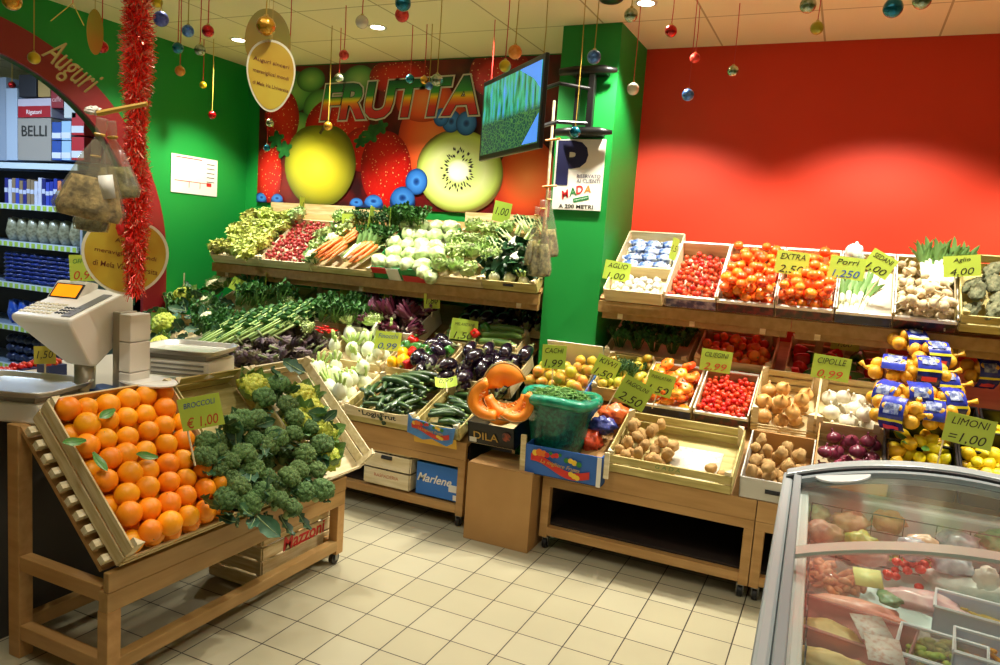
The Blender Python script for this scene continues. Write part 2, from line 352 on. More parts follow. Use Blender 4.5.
for nm,bold,mm_,dy,sx in (('lettering_rim',.030,m_rim,.0290,1),('lettering_edge',.018,m_black,.031,1),('lettering_face',.013,stripem(),.033,1)):
    me=textmesh('FRUTTA',.365,mm_,bold,.18,.0005); xs=[v.co.x for v in me.vertices]; k=1.47/ (max(xs)-min(xs)) if nm=='lettering_rim' else k
    part(nm,me,mm_,mt,M=T(p0.x,5-dy,p0.z)@RY(R(-1.5))@RX(R(90))@S(k,1,1))
# ---------------- wooden stands ----------------
m_caster=mat('caster_rubber','141414',.4); m_castm=mat('caster_metal','8A8A8A',.3,metal=1)
def caster(x,y,parent):
    mb=MB(); mb.k=0; mb.tube([(x-.011,y,.028),(x+.011,y,.028)],.028,14)
    o=part('caster',mb,m_caster,parent,smooth=False)
    part('caster_fork',MB().box(x-.018,x-.013,y-.01,y+.01,.02,.062).box(x+.013,x+.018,y-.01,y+.01,.02,.062).box(x-.018,x+.018,y-.015,y+.015,.058,.068),m_castm,o)
m_shade=mat('painted_shade_board','2A1E16',.7)  # near-black colour paints in the shade inside the stands
def stand(name,label,x0,x1,y0=3.6,y1=4.3):
    t=thing(name,label,'display stand',T((x0+x1)/2,y0,0)); inv=T(-(x0+x1)/2,-y0,0)
    def B(n,*a,bev=.002,m=m_stand): return part(n,MB().box(*a,M=inv),m,t,bev=bev)
    B('fascia_board',x0,x1,y0,y0+.022,.395,.495)
    B('front_rail',x0,x1,y0,y0+.045,.350,.394)
    B('lower_rail',x0+.045,x1-.045,y0,y0+.045,.082,.128)
    for x in (x0,x1-.045):
        B('leg',x,x+.045,y0,y0+.045,.07,.350); B('leg',x,x+.045,y1-.045,y1,.07,.74)
        B('side_rail',x,x+.04,y0+.045,y1-.045,.085,.125)
    B('back_rail',x0,x1,y1-.045,y1,.085,.128)
    B('lower_shelf',x0+.01,x1-.01,y0+.046,y1-.02,.128,.14,m=m_shade); B('back_panel',x0,x1,y1-.05,y1-.046,.14,.74,m=m_shade)  # shelf darkened and dark back panel added to paint the unlit interior
    for x in (x0+.001,x1-.006): part('added_shade_panel',MB().add([(x+e,y,z) for e in (0,.005) for y,z in ((y0+.05,.126),(y1-.05,.126),(y1-.05,.74),(y0+.05,.47))],[(3,2,1,0),(4,5,6,7),(0,1,5,4),(1,2,6,5),(2,3,7,6),(3,0,4,7)],inv),m_shade,t)  # added dark sides keep the space under the deck looking unlit
    d=(5.0-y0)/math.cos(R(25)); M=inv@T(0,y0,.482)@RX(R(25))
    part('sloping_deck',MB().box(x0,x1,.02,d-.03,-.02,-.003,M=M),m_stand,t)
    for x in (x0+.03,x1-.035):
        for y in (y0+.035,y1-.06): caster(x-(x0+x1)/2,y-y0,t)
    return t
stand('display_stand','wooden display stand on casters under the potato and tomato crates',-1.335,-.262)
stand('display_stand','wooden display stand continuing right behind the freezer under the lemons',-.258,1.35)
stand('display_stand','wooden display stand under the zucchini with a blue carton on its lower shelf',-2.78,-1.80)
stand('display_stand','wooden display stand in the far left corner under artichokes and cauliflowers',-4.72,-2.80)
def rack(label,x0,x1,y0=4.35):
    t=thing('upper_shelf',label,'shelf',T((x0+x1)/2,y0,1.24)); inv=T(-(x0+x1)/2,-y0,-1.24)
    part('fascia_board',MB().box(x0,x1,y0,y0+.025,1.238,1.306,M=inv),m_stand2,t,bev=.002)
    part('under_rail',MB().box(x0+.02,x1-.02,y0+.03,y0+.07,1.20,1.245,M=inv),m_stand2,t)
    M=inv@T(0,y0,1.305)@RX(R(37)); part('sloping_deck',MB().box(x0,x1,.03,.60 if x0>-2 else .74,-.022,-.004,M=M),m_stand,t)
    for x in (x0+.12,(x0+x1)/2,x1-.16):
        part('dowel',MB().box(x,x+.03,y0+.02,y0+.05,1.205,1.24,M=inv),m_pale,t)
        part('post',MB().box(x,x+.045,y0+.36,y0+.40,.75,1.53,M=inv),m_stand,t)
    return t
rack('upper wooden shelf along the red wall holding the tomato crates',-1.345,-.245)
rack('upper wooden shelf along the red wall at its right end holding leeks and garlic',-.242,1.35)
rack('upper wooden shelf under the fruit mural holding lettuces and carrots',-4.5,-1.735)
# foreground stand: front faces +x
t=thing('display_stand','wooden display stand nearest the camera carrying oranges and broccoli','display stand',T(-2.08,2.24,0))
inv=T(2.08,-2.24,0); ya,yb,xf,xr=1.60,2.885,-2.08,-2.62
def B(n,*a,m=m_stand2,bev=.003): return part(n,MB().box(*a,M=inv),m,t,bev=bev)
B('fascia_board',xf-.022,xf+.004,ya,yb,.372,.44); B('front_rail',xf-.045,xf,ya,yb,.300,.370)
B('lower_rail',xf-.045,xf,ya+.045,yb-.045,.075,.125)
for y in (ya,yb-.052):
    B('leg',xf-.05,xf,y,y+.052,.055,.300,m=m_stand); B('leg',xr+.02,xr+.08,y,y+.052,.0,.86,m=m_stand)
    B('side_rail',xr+.04,xf-.04,y+.004,y+.048,.330,.385,m=m_stand); B('side_rail',xr+.04,xf-.04,y+.004,y+.048,.07,.125,m=m_stand)
B('back_rail',xr,xr+.04,ya+.05,yb-.05,.07,.125)
part('sloping_deck',MB().box(0,1.26,.03,.62,-.045,-.03,M=inv@T(xf,ya+.01,.44)@RZ(R(90))@RX(R(45))),m_stand,t)
for y in (ya+.03,yb-.03):
    for x in (xf-.03,): caster(x+2.08,y-2.24,t)

# ---------------- crates ----------------
def crate(label,F,w,d,h,m=None,mp=None,nsl=2,group=None,back=True,slope=False,post=True,hf=None,hb=None,ends=False,open_front=False,th=.007,name='wooden_crate'):
    m=m or m_wood; mp=mp or m_pale; hf=hf or h; hb=hb or h
    t=thing(name,label,'crate',F,group)
    part('base',MB().box(0,w,0,d,0,.006),m,t)
    def slats(n,hh,nn,f):
        mb=MB(); g=.010; sh=(hh-.006-g*nn)/nn
        for i in range(nn):
            z=.008+i*(sh+g); f(mb,z,z+sh)
        return part(n,mb,m,t,bev=.0012)
    slats('front_board',hf,nsl,lambda mb,a,b:mb.box(0,w,-th,0,a,b)); slats('back_board',hb,nsl,lambda mb,a,b:mb.box(0,w,d,d+th,a,b))
    slats('side_board',h,nsl,lambda mb,a,b:mb.box(-th,0,0,d,a,b)); slats('side_board',h,nsl,lambda mb,a,b:mb.box(w,w+th,0,d,a,b))
    if post:
        for x,y,sx,sy in ((0,0,1,1),(w,0,-1,1),(w,d,-1,-1),(0,d,1,-1)):
            part('corner_post',MB().prism([(x,y),(x+sx*.03,y),(x,y+sy*.03)][::sx*sy],0.004,h+.012),mp,t)
    if ends:
        mb=MB()
        for i in range(10): mb.box(-.028,w+.02,.03+i*(d-.06)/9.3,.03+i*(d-.06)/9.3+.026,-.028,-.001)
        part('base_slats',mb,mp,t,bev=.001)
    return t
def tray(label,F,w,d,h,edge=None,front=None,inside=None,group=None,hb=None,cut=0,name='fruit_tray',hside=None,mside=None,frontlab=None):
    """thin-walled tray: pale board walls with a printed strip low on the front"""
    t=thing(name,label,'crate',F,group); m=inside or m_pale; e=.006; hb=hb or h; hs=hside or h
    part('base',MB().box(0,w,0,d,0,.004),m,t)
    part('front_board',MB().box(0,w,0,e,0,h*.62),m if not front else front,t,frontlab)
    part('front_lip',MB().box(0,w,-.003,.012,h*.62,h*.80),edge or m_cardw,t)
    part('back_board',MB().box(0,w,d-e,d,0,hb),m,t)
    part('back_lip',MB().box(0,w,d-.016,d+.002,hb,hb+.006),edge or m_cardw,t)
    for x in (0,w-e):
        part('side_board',MB().add([(x,0,0),(x+e,0,0),(x+e,d,0),(x,d,0),(x,0,h),(x+e,0,h),(x+e,d,hb),(x,d,hb)],[(0,3,2,1),(4,5,6,7),(0,1,5,4),(1,2,6,5),(2,3,7,6),(3,0,4,7)]),mside or m,t)
        part('side_lip',MB().tube([(x+e/2,0,h+.001),(x+e/2,d,hb+.001)],.0045,4),edge or m_cardw,t)
    return t
def stripe(name,c,cs,ns=14):
    """printed strip: dark ground with coloured blobs"""
    return mat(name,c,.45,0,cs,ns,.4)
pr_blue=stripe('print_blue_strip','1C2A66','B8B4D0',22); pr_blk=stripe('print_black_strip','141416','7A2020',26); pr_dk=stripe('print_dark_blue','10122A','20306A',16)
# upper right shelf
H=.105
t=crate('wooden crate of blue and white packets at the left end beside the green pillar',FB(-1.30),.345,.60,.10,m=m_pale,nsl=1,post=False)
part('divider',MB().box(0,.345,.24,.25,0,.085),m_pale,t)
UX=[-.94,-.645,-.335,-.035,.24]
tray('tray of small cherry tomatoes on the upper shelf, left of the larger tomatoes',FB(UX[0]),.29,.5,H,front=pr_blue)
tray('left tray of large tomatoes on the upper shelf, right beside the small cherry tomatoes',FB(UX[1]),.305,.5,H,front=pr_blk)
tray('right tray of large tomatoes on the upper shelf, under the EXTRA price card',FB(UX[2]),.295,.5,H,front=pr_blk)
tray('tray with leeks at left and bare white card at right on the upper shelf',FB(UX[3]),.27,.5,H,front=pr_dk,inside=m_wood)
tray('tray heaped with garlic and spring onions on the upper shelf',FB(UX[4]),.285,.5,H,front=pr_blk,inside=m_green_wood)
crate('greenish slatted crate of grey roots at the right end of the upper shelf',FB(.535,4.33,1.33),.50,.5,.12,m=m_green_wood,mp=m_green_wood)
crate('empty greenish slatted crate stacked below the grey roots at the right end',FB(.535,4.40,1.215,20),.50,.3,.075,m=m_green_wood,mp=m_green_wood)
# lower right, front row
F1=lambda x,y=3.6,z=.497,t=22: FB(x,y,z,t)
t=crate('long wooden crate half full of potatoes with GADA stamped on its front',F1(-.985),.60,.4,.115,m=m_green_wood)
m_stamp=mat('stamp_green','5C8A4A',.6)
def frontlet(t,s,size,m,w,z,y=-.0078,bold=0,shear=0,sx=1,rot=0): part('lettering',textmesh(s,size,m,bold,shear,.0002),m,t,M=T(w/2,y,z)@RY(R(rot))@RX(R(90))@S(sx,1,1))
frontlet(t,'G A D A',.034,m_stamp,.60,.088,shear=.3)
m_grayc=mat('grey_white_carton','C6C3B8',.6)
def carton_tray(label,F,w,d,h,m,inside,hb=None,handle=False,dip=0,group=None):
    t=thing('carton_tray',label,'crate',F,group); hb=hb or h; e=.006
    part('base',MB().box(0,w,0,d,0,.004),inside,t)
    fp=[(0,0),(w,0),(w,h)]+([(w*.72,h),(w*.64,h-dip),(w*.36,h-dip),(w*.28,h)] if dip else [])+[(0,h)]
    part('front_board',MB().prism(fp,-e,0,M=RX(R(90))),m,t); part('back_board',MB().box(0,w,d-e,d,0,hb),inside,t)
    for x in (0,w-e): part('side_board',MB().box(x,x+e,.0,d,0,h),m,t)
    if handle: part('hand_hole',MB().tube([(w/2-.035,-.001,h*.5),(w/2+.035,-.001,h*.5)],.011,8),m_dark,t)
    return t
carton_tray('grey carton tray of potatoes with a hand hole, in front of the onions',F1(-.345),.30,.4,.12,m_grayc,m_card,handle=True)
carton_tray('brown tray of red onions partly hidden behind the freezer edge',F1(-.04,3.68,.575),.31,.4,.12,m_card,m_wood)
def blackcrate(label,F,w,d,h):
    t=thing('plastic_crate',label,'crate',F)
    part('base',MB().box(0,w,0,d,0,.005),m_black,t)
    for n,a in (('front_board',(0,w,-.006,0,0,h)),('back_board',(0,w,d,d+.006,0,h)),('side_board',(-.006,0,0,d,0,h)),('side_board',(w,w+.006,0,d,0,h))): part(n,MB().box(*a),m_black,t,bev=.002)
    part('rim',MB().box(-.012,w+.012,-.012,.0,h-.012,h).box(-.012,w+.012,d,d+.012,h-.012,h).box(-.012,0,0,d,h-.012,h).box(w,w+.012,0,d,h-.012,h),m_black,t,bev=.002)
    return t
blackcrate('black plastic crate of lemons with leaves below the netted onions',F1(.255,3.72,.62),.275,.4,.13); blackcrate('black plastic crate of lemons under the LIMONI price card',F1(.555,3.72,.62),.44,.4,.13)
# second row
F2=lambda x,y=4.05,z=.725,t=25: FB(x,y,z,t)
crate('slatted crate of brown onions beside the white onions',F2(-.362),.295,.4,.14,nsl=3,hf=.06); crate('slatted crate of white onions under the CIPOLLE price card',F2(-.055),.285,.4,.14,nsl=3,hf=.06)
tray('tray of bright red cherry tomatoes under the CILIEGINI price card',F2(-.665),.285,.4,.085,front=pr_blk,inside=m_wood)
tray('tray of ribbed orange and red tomatoes left of the cherry tomatoes',F2(-.97),.29,.4,.085,front=pr_dk,inside=m_wood)
crate('wooden crate of small yellow green tomatoes in the middle of the second row',F2(-1.25,4.1,.75),.27,.36,.10,m=m_green_wood,nsl=1)
carton_tray('blue and white tray of green and orange tomatoes in front of the pillar',F2(-1.62,3.97,.70,23),.355,.40,.09,mat('print_tray_blue','3466B0',.5,0,'E08A3A',14,.35),m_cardw,hb=.20)
blackcrate('black plastic crate under the heap of netted onions',F2(.27,3.98,.70,20),.38,.4,.13); blackcrate('black plastic crate behind the LIMONI card holding more lemons',F2(.68,3.98,.70,20),.42,.4,.13)
# third row in the shade of the upper shelf
crate('slatted crate of dark tomatoes in shade under the upper shelf',FB(-.75,4.46,.915,25),.42,.4,.13,nsl=2,m=m_wood); 
crate('slatted crate of dark greens in shade beside the pillar under the upper shelf',FB(-1.30,4.46,.915,25),.50,.4,.10,nsl=1); crate('slatted crate of chillies in shade under the right end of the upper shelf',FB(-.25,4.46,.915,25),.50,.4,.11,nsl=2)
# lower middle
t=crate('crate of courgettes with LOGISFRUT printed on its pale front',FB(-2.60,3.6,.50,20),.47,.40,.11,m=m_green_wood,post=True)
part('printed_board',MB().prism([(0,.0),(.47,.0),(.47,.075),(.36,.058),(.11,.058),(0,.075)],0,.003,M=T(0,-.007,.045)@RX(R(90))),m_pale,t)
frontlet(t,'LogisFrut',.046,m_dark,.47,.076,y=-.0108,bold=.0012,sx=1.35,rot=0)
t=crate('low crate of courgettes with crumpled blue fruit paper over its front',FB(-2.10,3.57,.51,20),.27,.42,.085,m=m_green_wood,nsl=1)
t=carton_tray('black carton of pumpkin wedges with DILA printed in gold',FB(-1.80,3.62,.50,12),.28,.34,.125,mat('print_black_carton','121214',.35),m_wood)
m_gold=mat('gold_print','C8A040',.4); frontlet(t,'DILA',.062,m_gold,.22,.052,y=-.0066,bold=.0005,sx=1.15)
part('printed_roundel',MB().lathe([(.026,0),(.026,.001)],20,M=T(.237,-.0062,.074)@RX(R(90))),mat('print_roundel','B04A20',.4,0,'20202A',60,.5),t)
part('printed_label',MB().box(.012,.055,-.0072,-.006,.012,.04),m_cardw,t)
# foreground crates
OF=FL(-2.07,1.625,.46,45)
crate('slatted crate of oranges nearest the camera at the lower left',OF,.49,.60,.125,nsl=2,ends=True,m=m_wood,hf=.062)
crate('slatted crate of broccoli beside the oranges with the green price card',FL(-2.07,2.145,.46,45),.40,.60,.12,m=m_green_wood,hf=.05)
crate('slatted crate with broccoli and yellow green cauliflowers at the aisle end',FL(-2.07,2.56,.46,45),.41,.60,.12,m=m_pale,hf=.05)
# Mazzoni crate on the floor
t=crate('empty slatted crate stamped Mazzoni standing on the floor beneath the broccoli',FL(-2.17,2.42,.02,0),.52,.30,.27,m=m_wood,nsl=4)
me=textmesh('Mazzoni',.085,m_red,.002,.1,.0003); part('lettering',me,m_red,t,M=T(.27,-.0085,.165)@RX(R(90))@S(1.05,1.05,1))
# cartons
t=thing('cardboard_box','tall plain cardboard box standing on the floor between the two stands','box',T(-1.545,3.5,0))
part('box_body',MB().box(-.19,.19,0,.30,0,.425),m_card,t,bev=.003); part('top_flap',MB().box(-.185,.185,.0,.29,.426,.43),m_card,t); part('tape_strip',MB().box(-.19,.19,.13,.17,.4305,.431),mat('packing_tape','C09A60',.25),t)
def logobox(x0,x1,y0,y1,z0,z1,name,label,m):
    t=thing(name,label,'box',T((x0+x1)/2,y0,z0)); w=x1-x0
    part('box_body',MB().box(-w/2,w/2,0,y1-y0,0,z1-z0),m,t,bev=.002); return t,w,z1-z0
t,w_,h_=logobox(-2.12,-1.83,3.62,3.95,.141,.33,'fruit_carton','blue carton with white script on the lower shelf beside the wooden box',mat('carton_blue','1E6AC0',.45))
part('lettering',textmesh('Marlene',.068,m_cardw,.001,.35,.0002),m_cardw,t,M=T(-.03,-.001,.10)@RX(R(90))); part('shipping_label',MB().box(.07,.12,-.0015,0,.05,.09),m_cardw,t); part('shipping_label',MB().box(.10,.135,-.0015,0,.005,.035),m_cardw,t)
t=crate('pale wooden box with a hand hole on the lower shelf left of the blue carton',T(-2.47,3.61,.141),.31,.33,.20,m=m_pale,nsl=2,post=False)
part('lid',MB().box(0,.31,0,.33,.20,.208),m_pale,t); part('hand_hole',MB().tube([(.12,-.0085,.175),(.19,-.0085,.175)],.012,8),m_dark,t); part('lettering',textmesh('RASPADERIA',.03,mat('faded_red_print','C87A50',.6),0,0,.0002),MATS['faded_red_print'],t,M=T(.155,-.008,.06)@RX(R(90)))
# blue fruit box with ribbon print
def fruitprint(t,w,z,sc_,y,txt=True):
    m_rib=mat('ribbon_red','C8281E',.45); m_yel=mat('print_yellow','E8C030',.45); m_or=mat('print_orange','E0701E',.45); m_lf=mat('print_leaf_green','2A7A30',.45)
    pts=[];n=16
    for i in range(n+1): u=i/n; pts.append((-.14+.28*u,.022*math.sin(u*5.2+1.2)-.012-.02*u))
    top=[(x,q+.017) for x,q in pts]; bot=[(x,q-.017) for x,q in pts]; mb=MB()
    for i in range(n): mb.add([(bot[i][0]*sc_,0,bot[i][1]*sc_),(bot[i+1][0]*sc_,0,bot[i+1][1]*sc_),(top[i+1][0]*sc_,0,top[i+1][1]*sc_),(top[i][0]*sc_,0,top[i][1]*sc_)],[(0,1,2,3)])
    part('printed_ribbon',mb,m_rib,t,M=T(w/2,y-.0012,z))
    for i,(dx,dz,r,m) in enumerate([(-.12,.03,.014,m_yel),(-.10,.034,.017,m_or),(-.078,.032,.015,m_or),(-.062,.028,.012,m_rib),(-.035,.03,.011,m_rib),(-.018,.034,.012,m_rib),(.03,.02,.012,m_lf),(.05,.022,.012,m_yel),(.068,.016,.013,m_yel),(.09,.012,.013,m_lf),(-.045,.04,.008,m_lf),(.07,-.045,.013,m_yel),(.085,-.05,.012,m_yel),(.055,-.038,.012,m_yel),(.0,.04,.008,m_lf)]):
        part('printed_fruit',MB().lathe([(r*sc_,0),(r*sc_,.0004)],14,M=T(w/2+dx*sc_,y-.0015-.0001*i,z+dz*sc_)@RX(R(90))),m,t)
    if txt: part('lettering',textmesh('La migliore Frutta',.026*sc_,m_gold,.0002,.3,.0002),m_gold,t,M=T(w/2,y-.0035,z-.010*sc_)@RY(R(5))@RX(R(90)))
t=carton_tray('blue carton with fruit and red ribbon print under the bag of green beans',FB(-1.415,3.53,.425,3),.415,.36,.155,mat('carton_print_blue','2A62B4',.45),m_dark); fruitprint(t,.39,.085,1.15,-.0065)
for sx in (.37,): part('white_edge',MB().box(.392,.415,-.0075,-.0062,0,.155),m_cardw,t)
part('wooden_slat',MB().box(-.03,.0,.0,.01,.0,.2),m_wood,t); part('wooden_slat',MB().box(.425,.45,.0,.01,.05,.185),m_pale,t)
t=thing('fruit_paper','crumpled blue sheet with fruit print hanging over the low courgette crate','paper',FB(-2.135,3.545,.50,14))
part('paper_sheet',MB().prism([(0,0),(.10,-.03),(.16,-.015),(.25,-.045),(.29,-.02),(.315,.075),(.2,.06),(.12,.085),(.04,.09),(.02,.12)],0,.003,M=T(-.01,-.008,.02)@RX(R(90))),mat('paper_blue','3C86D0',.3,0,'2C6CB8',20,.5,.3,40),t); fruitprint(t,.29,.062,.85,-.0125)
part('under_box',MB().box(.03,.30,-.006,.0,-.035,.02),mat('yellow_box_print','D8A830',.5),t)
# ---------------- produce prototypes ----------------
rp=random.Random(5)
G1=mat('calyx_green','4E7A2A',.6,.1); 
def jball(name,r,m,sc_=(1,1,1),amp=.0,freq=2,seed=0,nu=18,nv=10): return MB().ball(r,sc=sc_,amp=amp,freq=freq,seed=seed,nu=nu,nv=nv).mesh(name,m)
m_orange=mat('orange_peel','FFA60A',.42,.05,'FA9606',5,.5,.25,260,hv=.012)
scar=MB().lathe([(.0035,.0388),(.0025,.0405)],6).mesh('stem_scar',mat('stem_scar','6A6A28',.7))
P_orange=[('orange',jball('orange',.0415,m_orange,(1,1,.97),.05,1.5,s,24,14),[('stem_scar',scar)]) for s in range(3)]
def calyx(r,n=5,L=.02,z=0,W=.007,curl=1.0,stem=.01):
    mb=MB()
    for i in range(n): mb.leaf(T(0,0,z)@RZ(2*PI*i/n+.2)@RX(.25),L,W,-curl,0,.1,i,4,1)
    if stem: mb.tube([(0,0,z),(0,.002,z+stem)],.0018,5)
    return mb.mesh('calyx',G1)
m_tom=mat('tomato_skin','F2621C',.25,.06,'F08A2A',14,.42,coat=.3,hv=.018); m_tom2=mat('ribbed_tomato_skin','F05A20',.25,.12,'F0962C',12,.45,coat=.3,hv=.03)
m_cher=mat('cherry_tomato_skin','D4381A',.28,.10,coat=.15,hv=.008); m_cher2=mat('vine_cherry_tomato_skin','C84424',.3,.12,coat=.15,hv=.012)
P_tom=[('tomato',jball('tomato',.0295,m_tom,(1,1,.84),.10,1.6,s),[('calyx',calyx(.03,5,.017,.0238))]) for s in range(3)]
def ribbed(name,r,m,n=6,la=.09): return MB().lathe([(r*math.sin(PI*i/10)*(1 if i else .01)+.0004,-.62*r*math.cos(PI*i/10)*(1-.25*(i>8)) ) for i in range(11)],24,lobes=n,la=la).mesh(name,m)
P_rtom=[('ribbed_tomato',ribbed('ribbed_tomato',.036,m_tom2),[('calyx',calyx(.03,5,.016,.017))]) for s in range(1)]
P_cher=[('cherry_tomato',jball('cherry_tomato',.0150,m_cher,(1,1,1),.04,2,1,12,7),[])]
P_vine=[('cherry_tomato',jball('cherry_tomato',.0165,m_cher2,(1,1,1.03),.04,2,1,12,7),[('calyx',calyx(.012,5,.011,.0135,.004,.6,.008))])]
m_gtom=mat('green_orange_tomato_skin','BBAA34',.3,.10,'E58A38',14,.42,coat=.2,hv=.035); m_ytom=mat('yellow_green_tomato_skin','C2B53A',.3,.1,'D89A3A',20,.45,coat=.2,hv=.03)
P_gtom=[('green_tomato',jball('green_tomato',.035,m_gtom,(1,1,.9),.12,1.6,s),[('stem_scar',scar)]) for s in range(3)]
P_ytom=[('yellow_tomato',jball('yellow_tomato',.026,m_ytom,(1,1,1.15),.12,1.6,s),[]) for s in range(3)]
m_pot=mat('potato_skin','B8935A',.75,.1,'A07C46',25,.45,.35,120); 
P_pot=[('potato',jball('potato',.029,m_pot,(1.25,.92,.85),.30,1.5,s),[]) for s in range(4)]
m_lem=mat('lemon_peel','E8CC20',.4,.06,'D8BC18',8,.5,.25,220,hv=.03)
def lemon(s):
    prof=[(.0008,-.040),(.006,-.037),(.011,-.032),(.021,-.022),(.0275,-.008),(.0285,.004),(.025,.018),(.016,.029),(.009,.034),(.006,.038),(.0008,.041)]
    return MB().lathe(prof,16,M=RX(R(90))).mesh('lemon',m_lem)
P_lem=[('lemon',lemon(0),[])]
def onion(name,m,r,sk=.9,neck=.02,m2=None):
    prof=[(.0005,-r*sk)]+[(r*math.sin(PI*i/10),-r*sk*math.cos(PI*i/10)) for i in range(1,9)]+[(r*.28,r*sk*.98),(r*.12,r*sk+neck*.5),(r*.15,r*sk+neck),(.0005,r*sk+neck)]
    me=MB().lathe(prof,18,lobes=9,la=.012).mesh(name,m)
    rt=MB(); 
    for i in range(7): a=i*.9; rt.tube([(0,0,-r*sk),(.006*math.cos(a),.006*math.sin(a),-r*sk-.008)],.0009,3)
    return (name,me,[('root_tuft',rt.mesh('root_tuft',mat('root_tuft','B8A070',.8)))])
P_on=[onion('brown_onion',mat('brown_onion_skin','D9A860',.38,.13,'C08A48',9,.45,.1,60,stretch=(1,1,.15)),.040)]
P_won=[onion('white_onion',mat('white_onion_skin','EFE9D2',.35,.03,'E0D8B8',8,.35,.1,60,stretch=(1,1,.15)),.042,.88)]
P_ron=[onion('red_onion',mat('red_onion_skin','7E2F44',.3,.12,'5E1C34',8,.45,.1,60,stretch=(1,1,.15)),.036,.8)]
m_fen=mat('fennel_bulb','E6EBCB',.4,.04,'C0D294',16,.35,.2,50,stretch=(1,1,.12)); m_fens=mat('fennel_stalk','A8C46A',.45,.08)
def fennel(full=0):
    prof=[(.004,-.040),(.016,-.038),(.032,-.024),(.041,-.004),(.038,.016),(.027,.034),(.017,.045),(.004,.048)]
    me=MB().lathe(prof,20,lobes=5,la=.05,M=S(1,.82,1)).mesh('fennel',m_fen); st=MB()
    for i,(x,y,l,t_) in enumerate([(0,0,.07,0),(.012,.004,.055,.35),(-.012,-.003,.06,-.4)] if full else [(0,0,.026,0),(.009,.004,.022,.3)]): st.tube([(x,y,.03),(x+l*.5*math.sin(t_),y,.03+l*.5),(x+l*math.sin(t_),y,.03+l)],[.010,.008,.007],8)
    return ('fennel',me,[('stalks',st.mesh('stalks',m_fens))])
P_fen=[fennel(),fennel(),fennel(1)]
def bentlathe(prof,bend,n=14,**k):
    mb=MB().lathe(prof,n,**k); L=prof[-1][1]
    mb.v=[(x,y+bend*math.sin(PI*max(0,min(1,z/L))),z) for x,y,z in mb.v]; return mb
m_zuc=mat('courgette_skin','1F3A1C',.3,.15,'48682E',40,.38,.05,80,coat=.15,stretch=(1,1,.3)); m_zuce=mat('courgette_end','8AA85A',.6)
def zuc(L=.17,r=.017,b=.012):
    prof=[(.001,0),(r*.75,.004),(r,.02),(r*1.05,L*.5),(r*.9,L*.85),(r*.5,L*.95),(.001,L*.955)]
    return ('courgette',bentlathe([(a,z-L/2*0) for a,z in prof],b,12,lobes=5,la=.03).mesh('courgette',m_zuc),[('stem_end',MB().lathe([(r*.5,L*.94),(r*.38,L*.97),(r*.45,L+.006),(.001,L+.006)],8).mesh('stem_end',m_zuce))])
P_zuc=[zuc(),zuc(.15,.019,.006),zuc(.185,.018,.02)]
P_cuc=[('cucumber',bentlathe([(.001,0),(.02,.008),(.026,.03),(.028,.12),(.027,.22),(.018,.29),(.001,.30)],.03,14,lobes=6,la=.03).mesh('cucumber',mat('pale_cucumber_skin','6E8E3E',.4,.1,'3E6428',30,.45,.1,90,stretch=(1,1,.2))),[])]
m_aub=mat('aubergine_skin','150818',.18,.3,'1E0C20',10,.5,coat=.6)
P_aub=[('aubergine',bentlathe([(.001,0),(.022,.006),(.036,.025),(.042,.055),(.038,.095),(.028,.125),(.018,.14),(.001,.142)],.008,18).mesh('aubergine',m_aub),[('calyx',MB().lathe([(.026,.120),(.027,.129),(.018,.146),(.007,.152),(.006,.175),(.001,.176)],10,lobes=5,la=.12).mesh('calyx',mat('aubergine_calyx','6E7E3A',.6,.1,'4A3A3A',40,.5)))])]
def pepper(name,m): return (name,MB().lathe([(.004,-.045),(.022,-.042),(.033,-.02),(.038,.01),(.038,.03),(.030,.042),(.012,.040),(.001,.034)],24,lobes=4,la=.10).mesh(name,m),[('stem',MB().tube([(0,0,.034),(.002,.002,.05),(.006,.004,.062)],[.006,.005,.006],7).mesh('stem',G1))])
P_pepY=[pepper('yellow_pepper',mat('yellow_pepper_skin','F2B010',.2,.05,coat=.5))]; P_pepR=[pepper('red_pepper',mat('red_pepper_skin','C81812',.2,.08,coat=.5))]; P_pepG=[pepper('green_pepper',mat('green_pepper_skin','2E6A22',.2,.15,coat=.5))]
m_rad=mat('radish_skin','A2302E',.35,.14,'B8504A',50,.25,coat=.1)
P_rad=[('radish',MB().ball(.013,nu=10,nv=7).lathe([(.004,-.011),(.001,-.017),(.0004,-.022)],5).mesh('radish',m_rad),[])]
m_car=mat('carrot_skin','F08030',.4,.08,'D86A20',60,.4,.15,90,stretch=(1,1,3))
P_car=[('carrot',bentlathe([(.003,0),(.012,.003),(.0135,.02),(.011,.08),(.007,.13),(.003,.165),(.0006,.185)],b,9).mesh('carrot',m_car),[('crown',MB().tube([(0,0,.002),(0,.002,-.014)],[.004,.003],6).mesh('crown',G1))]) for b in (.004,-.006)]
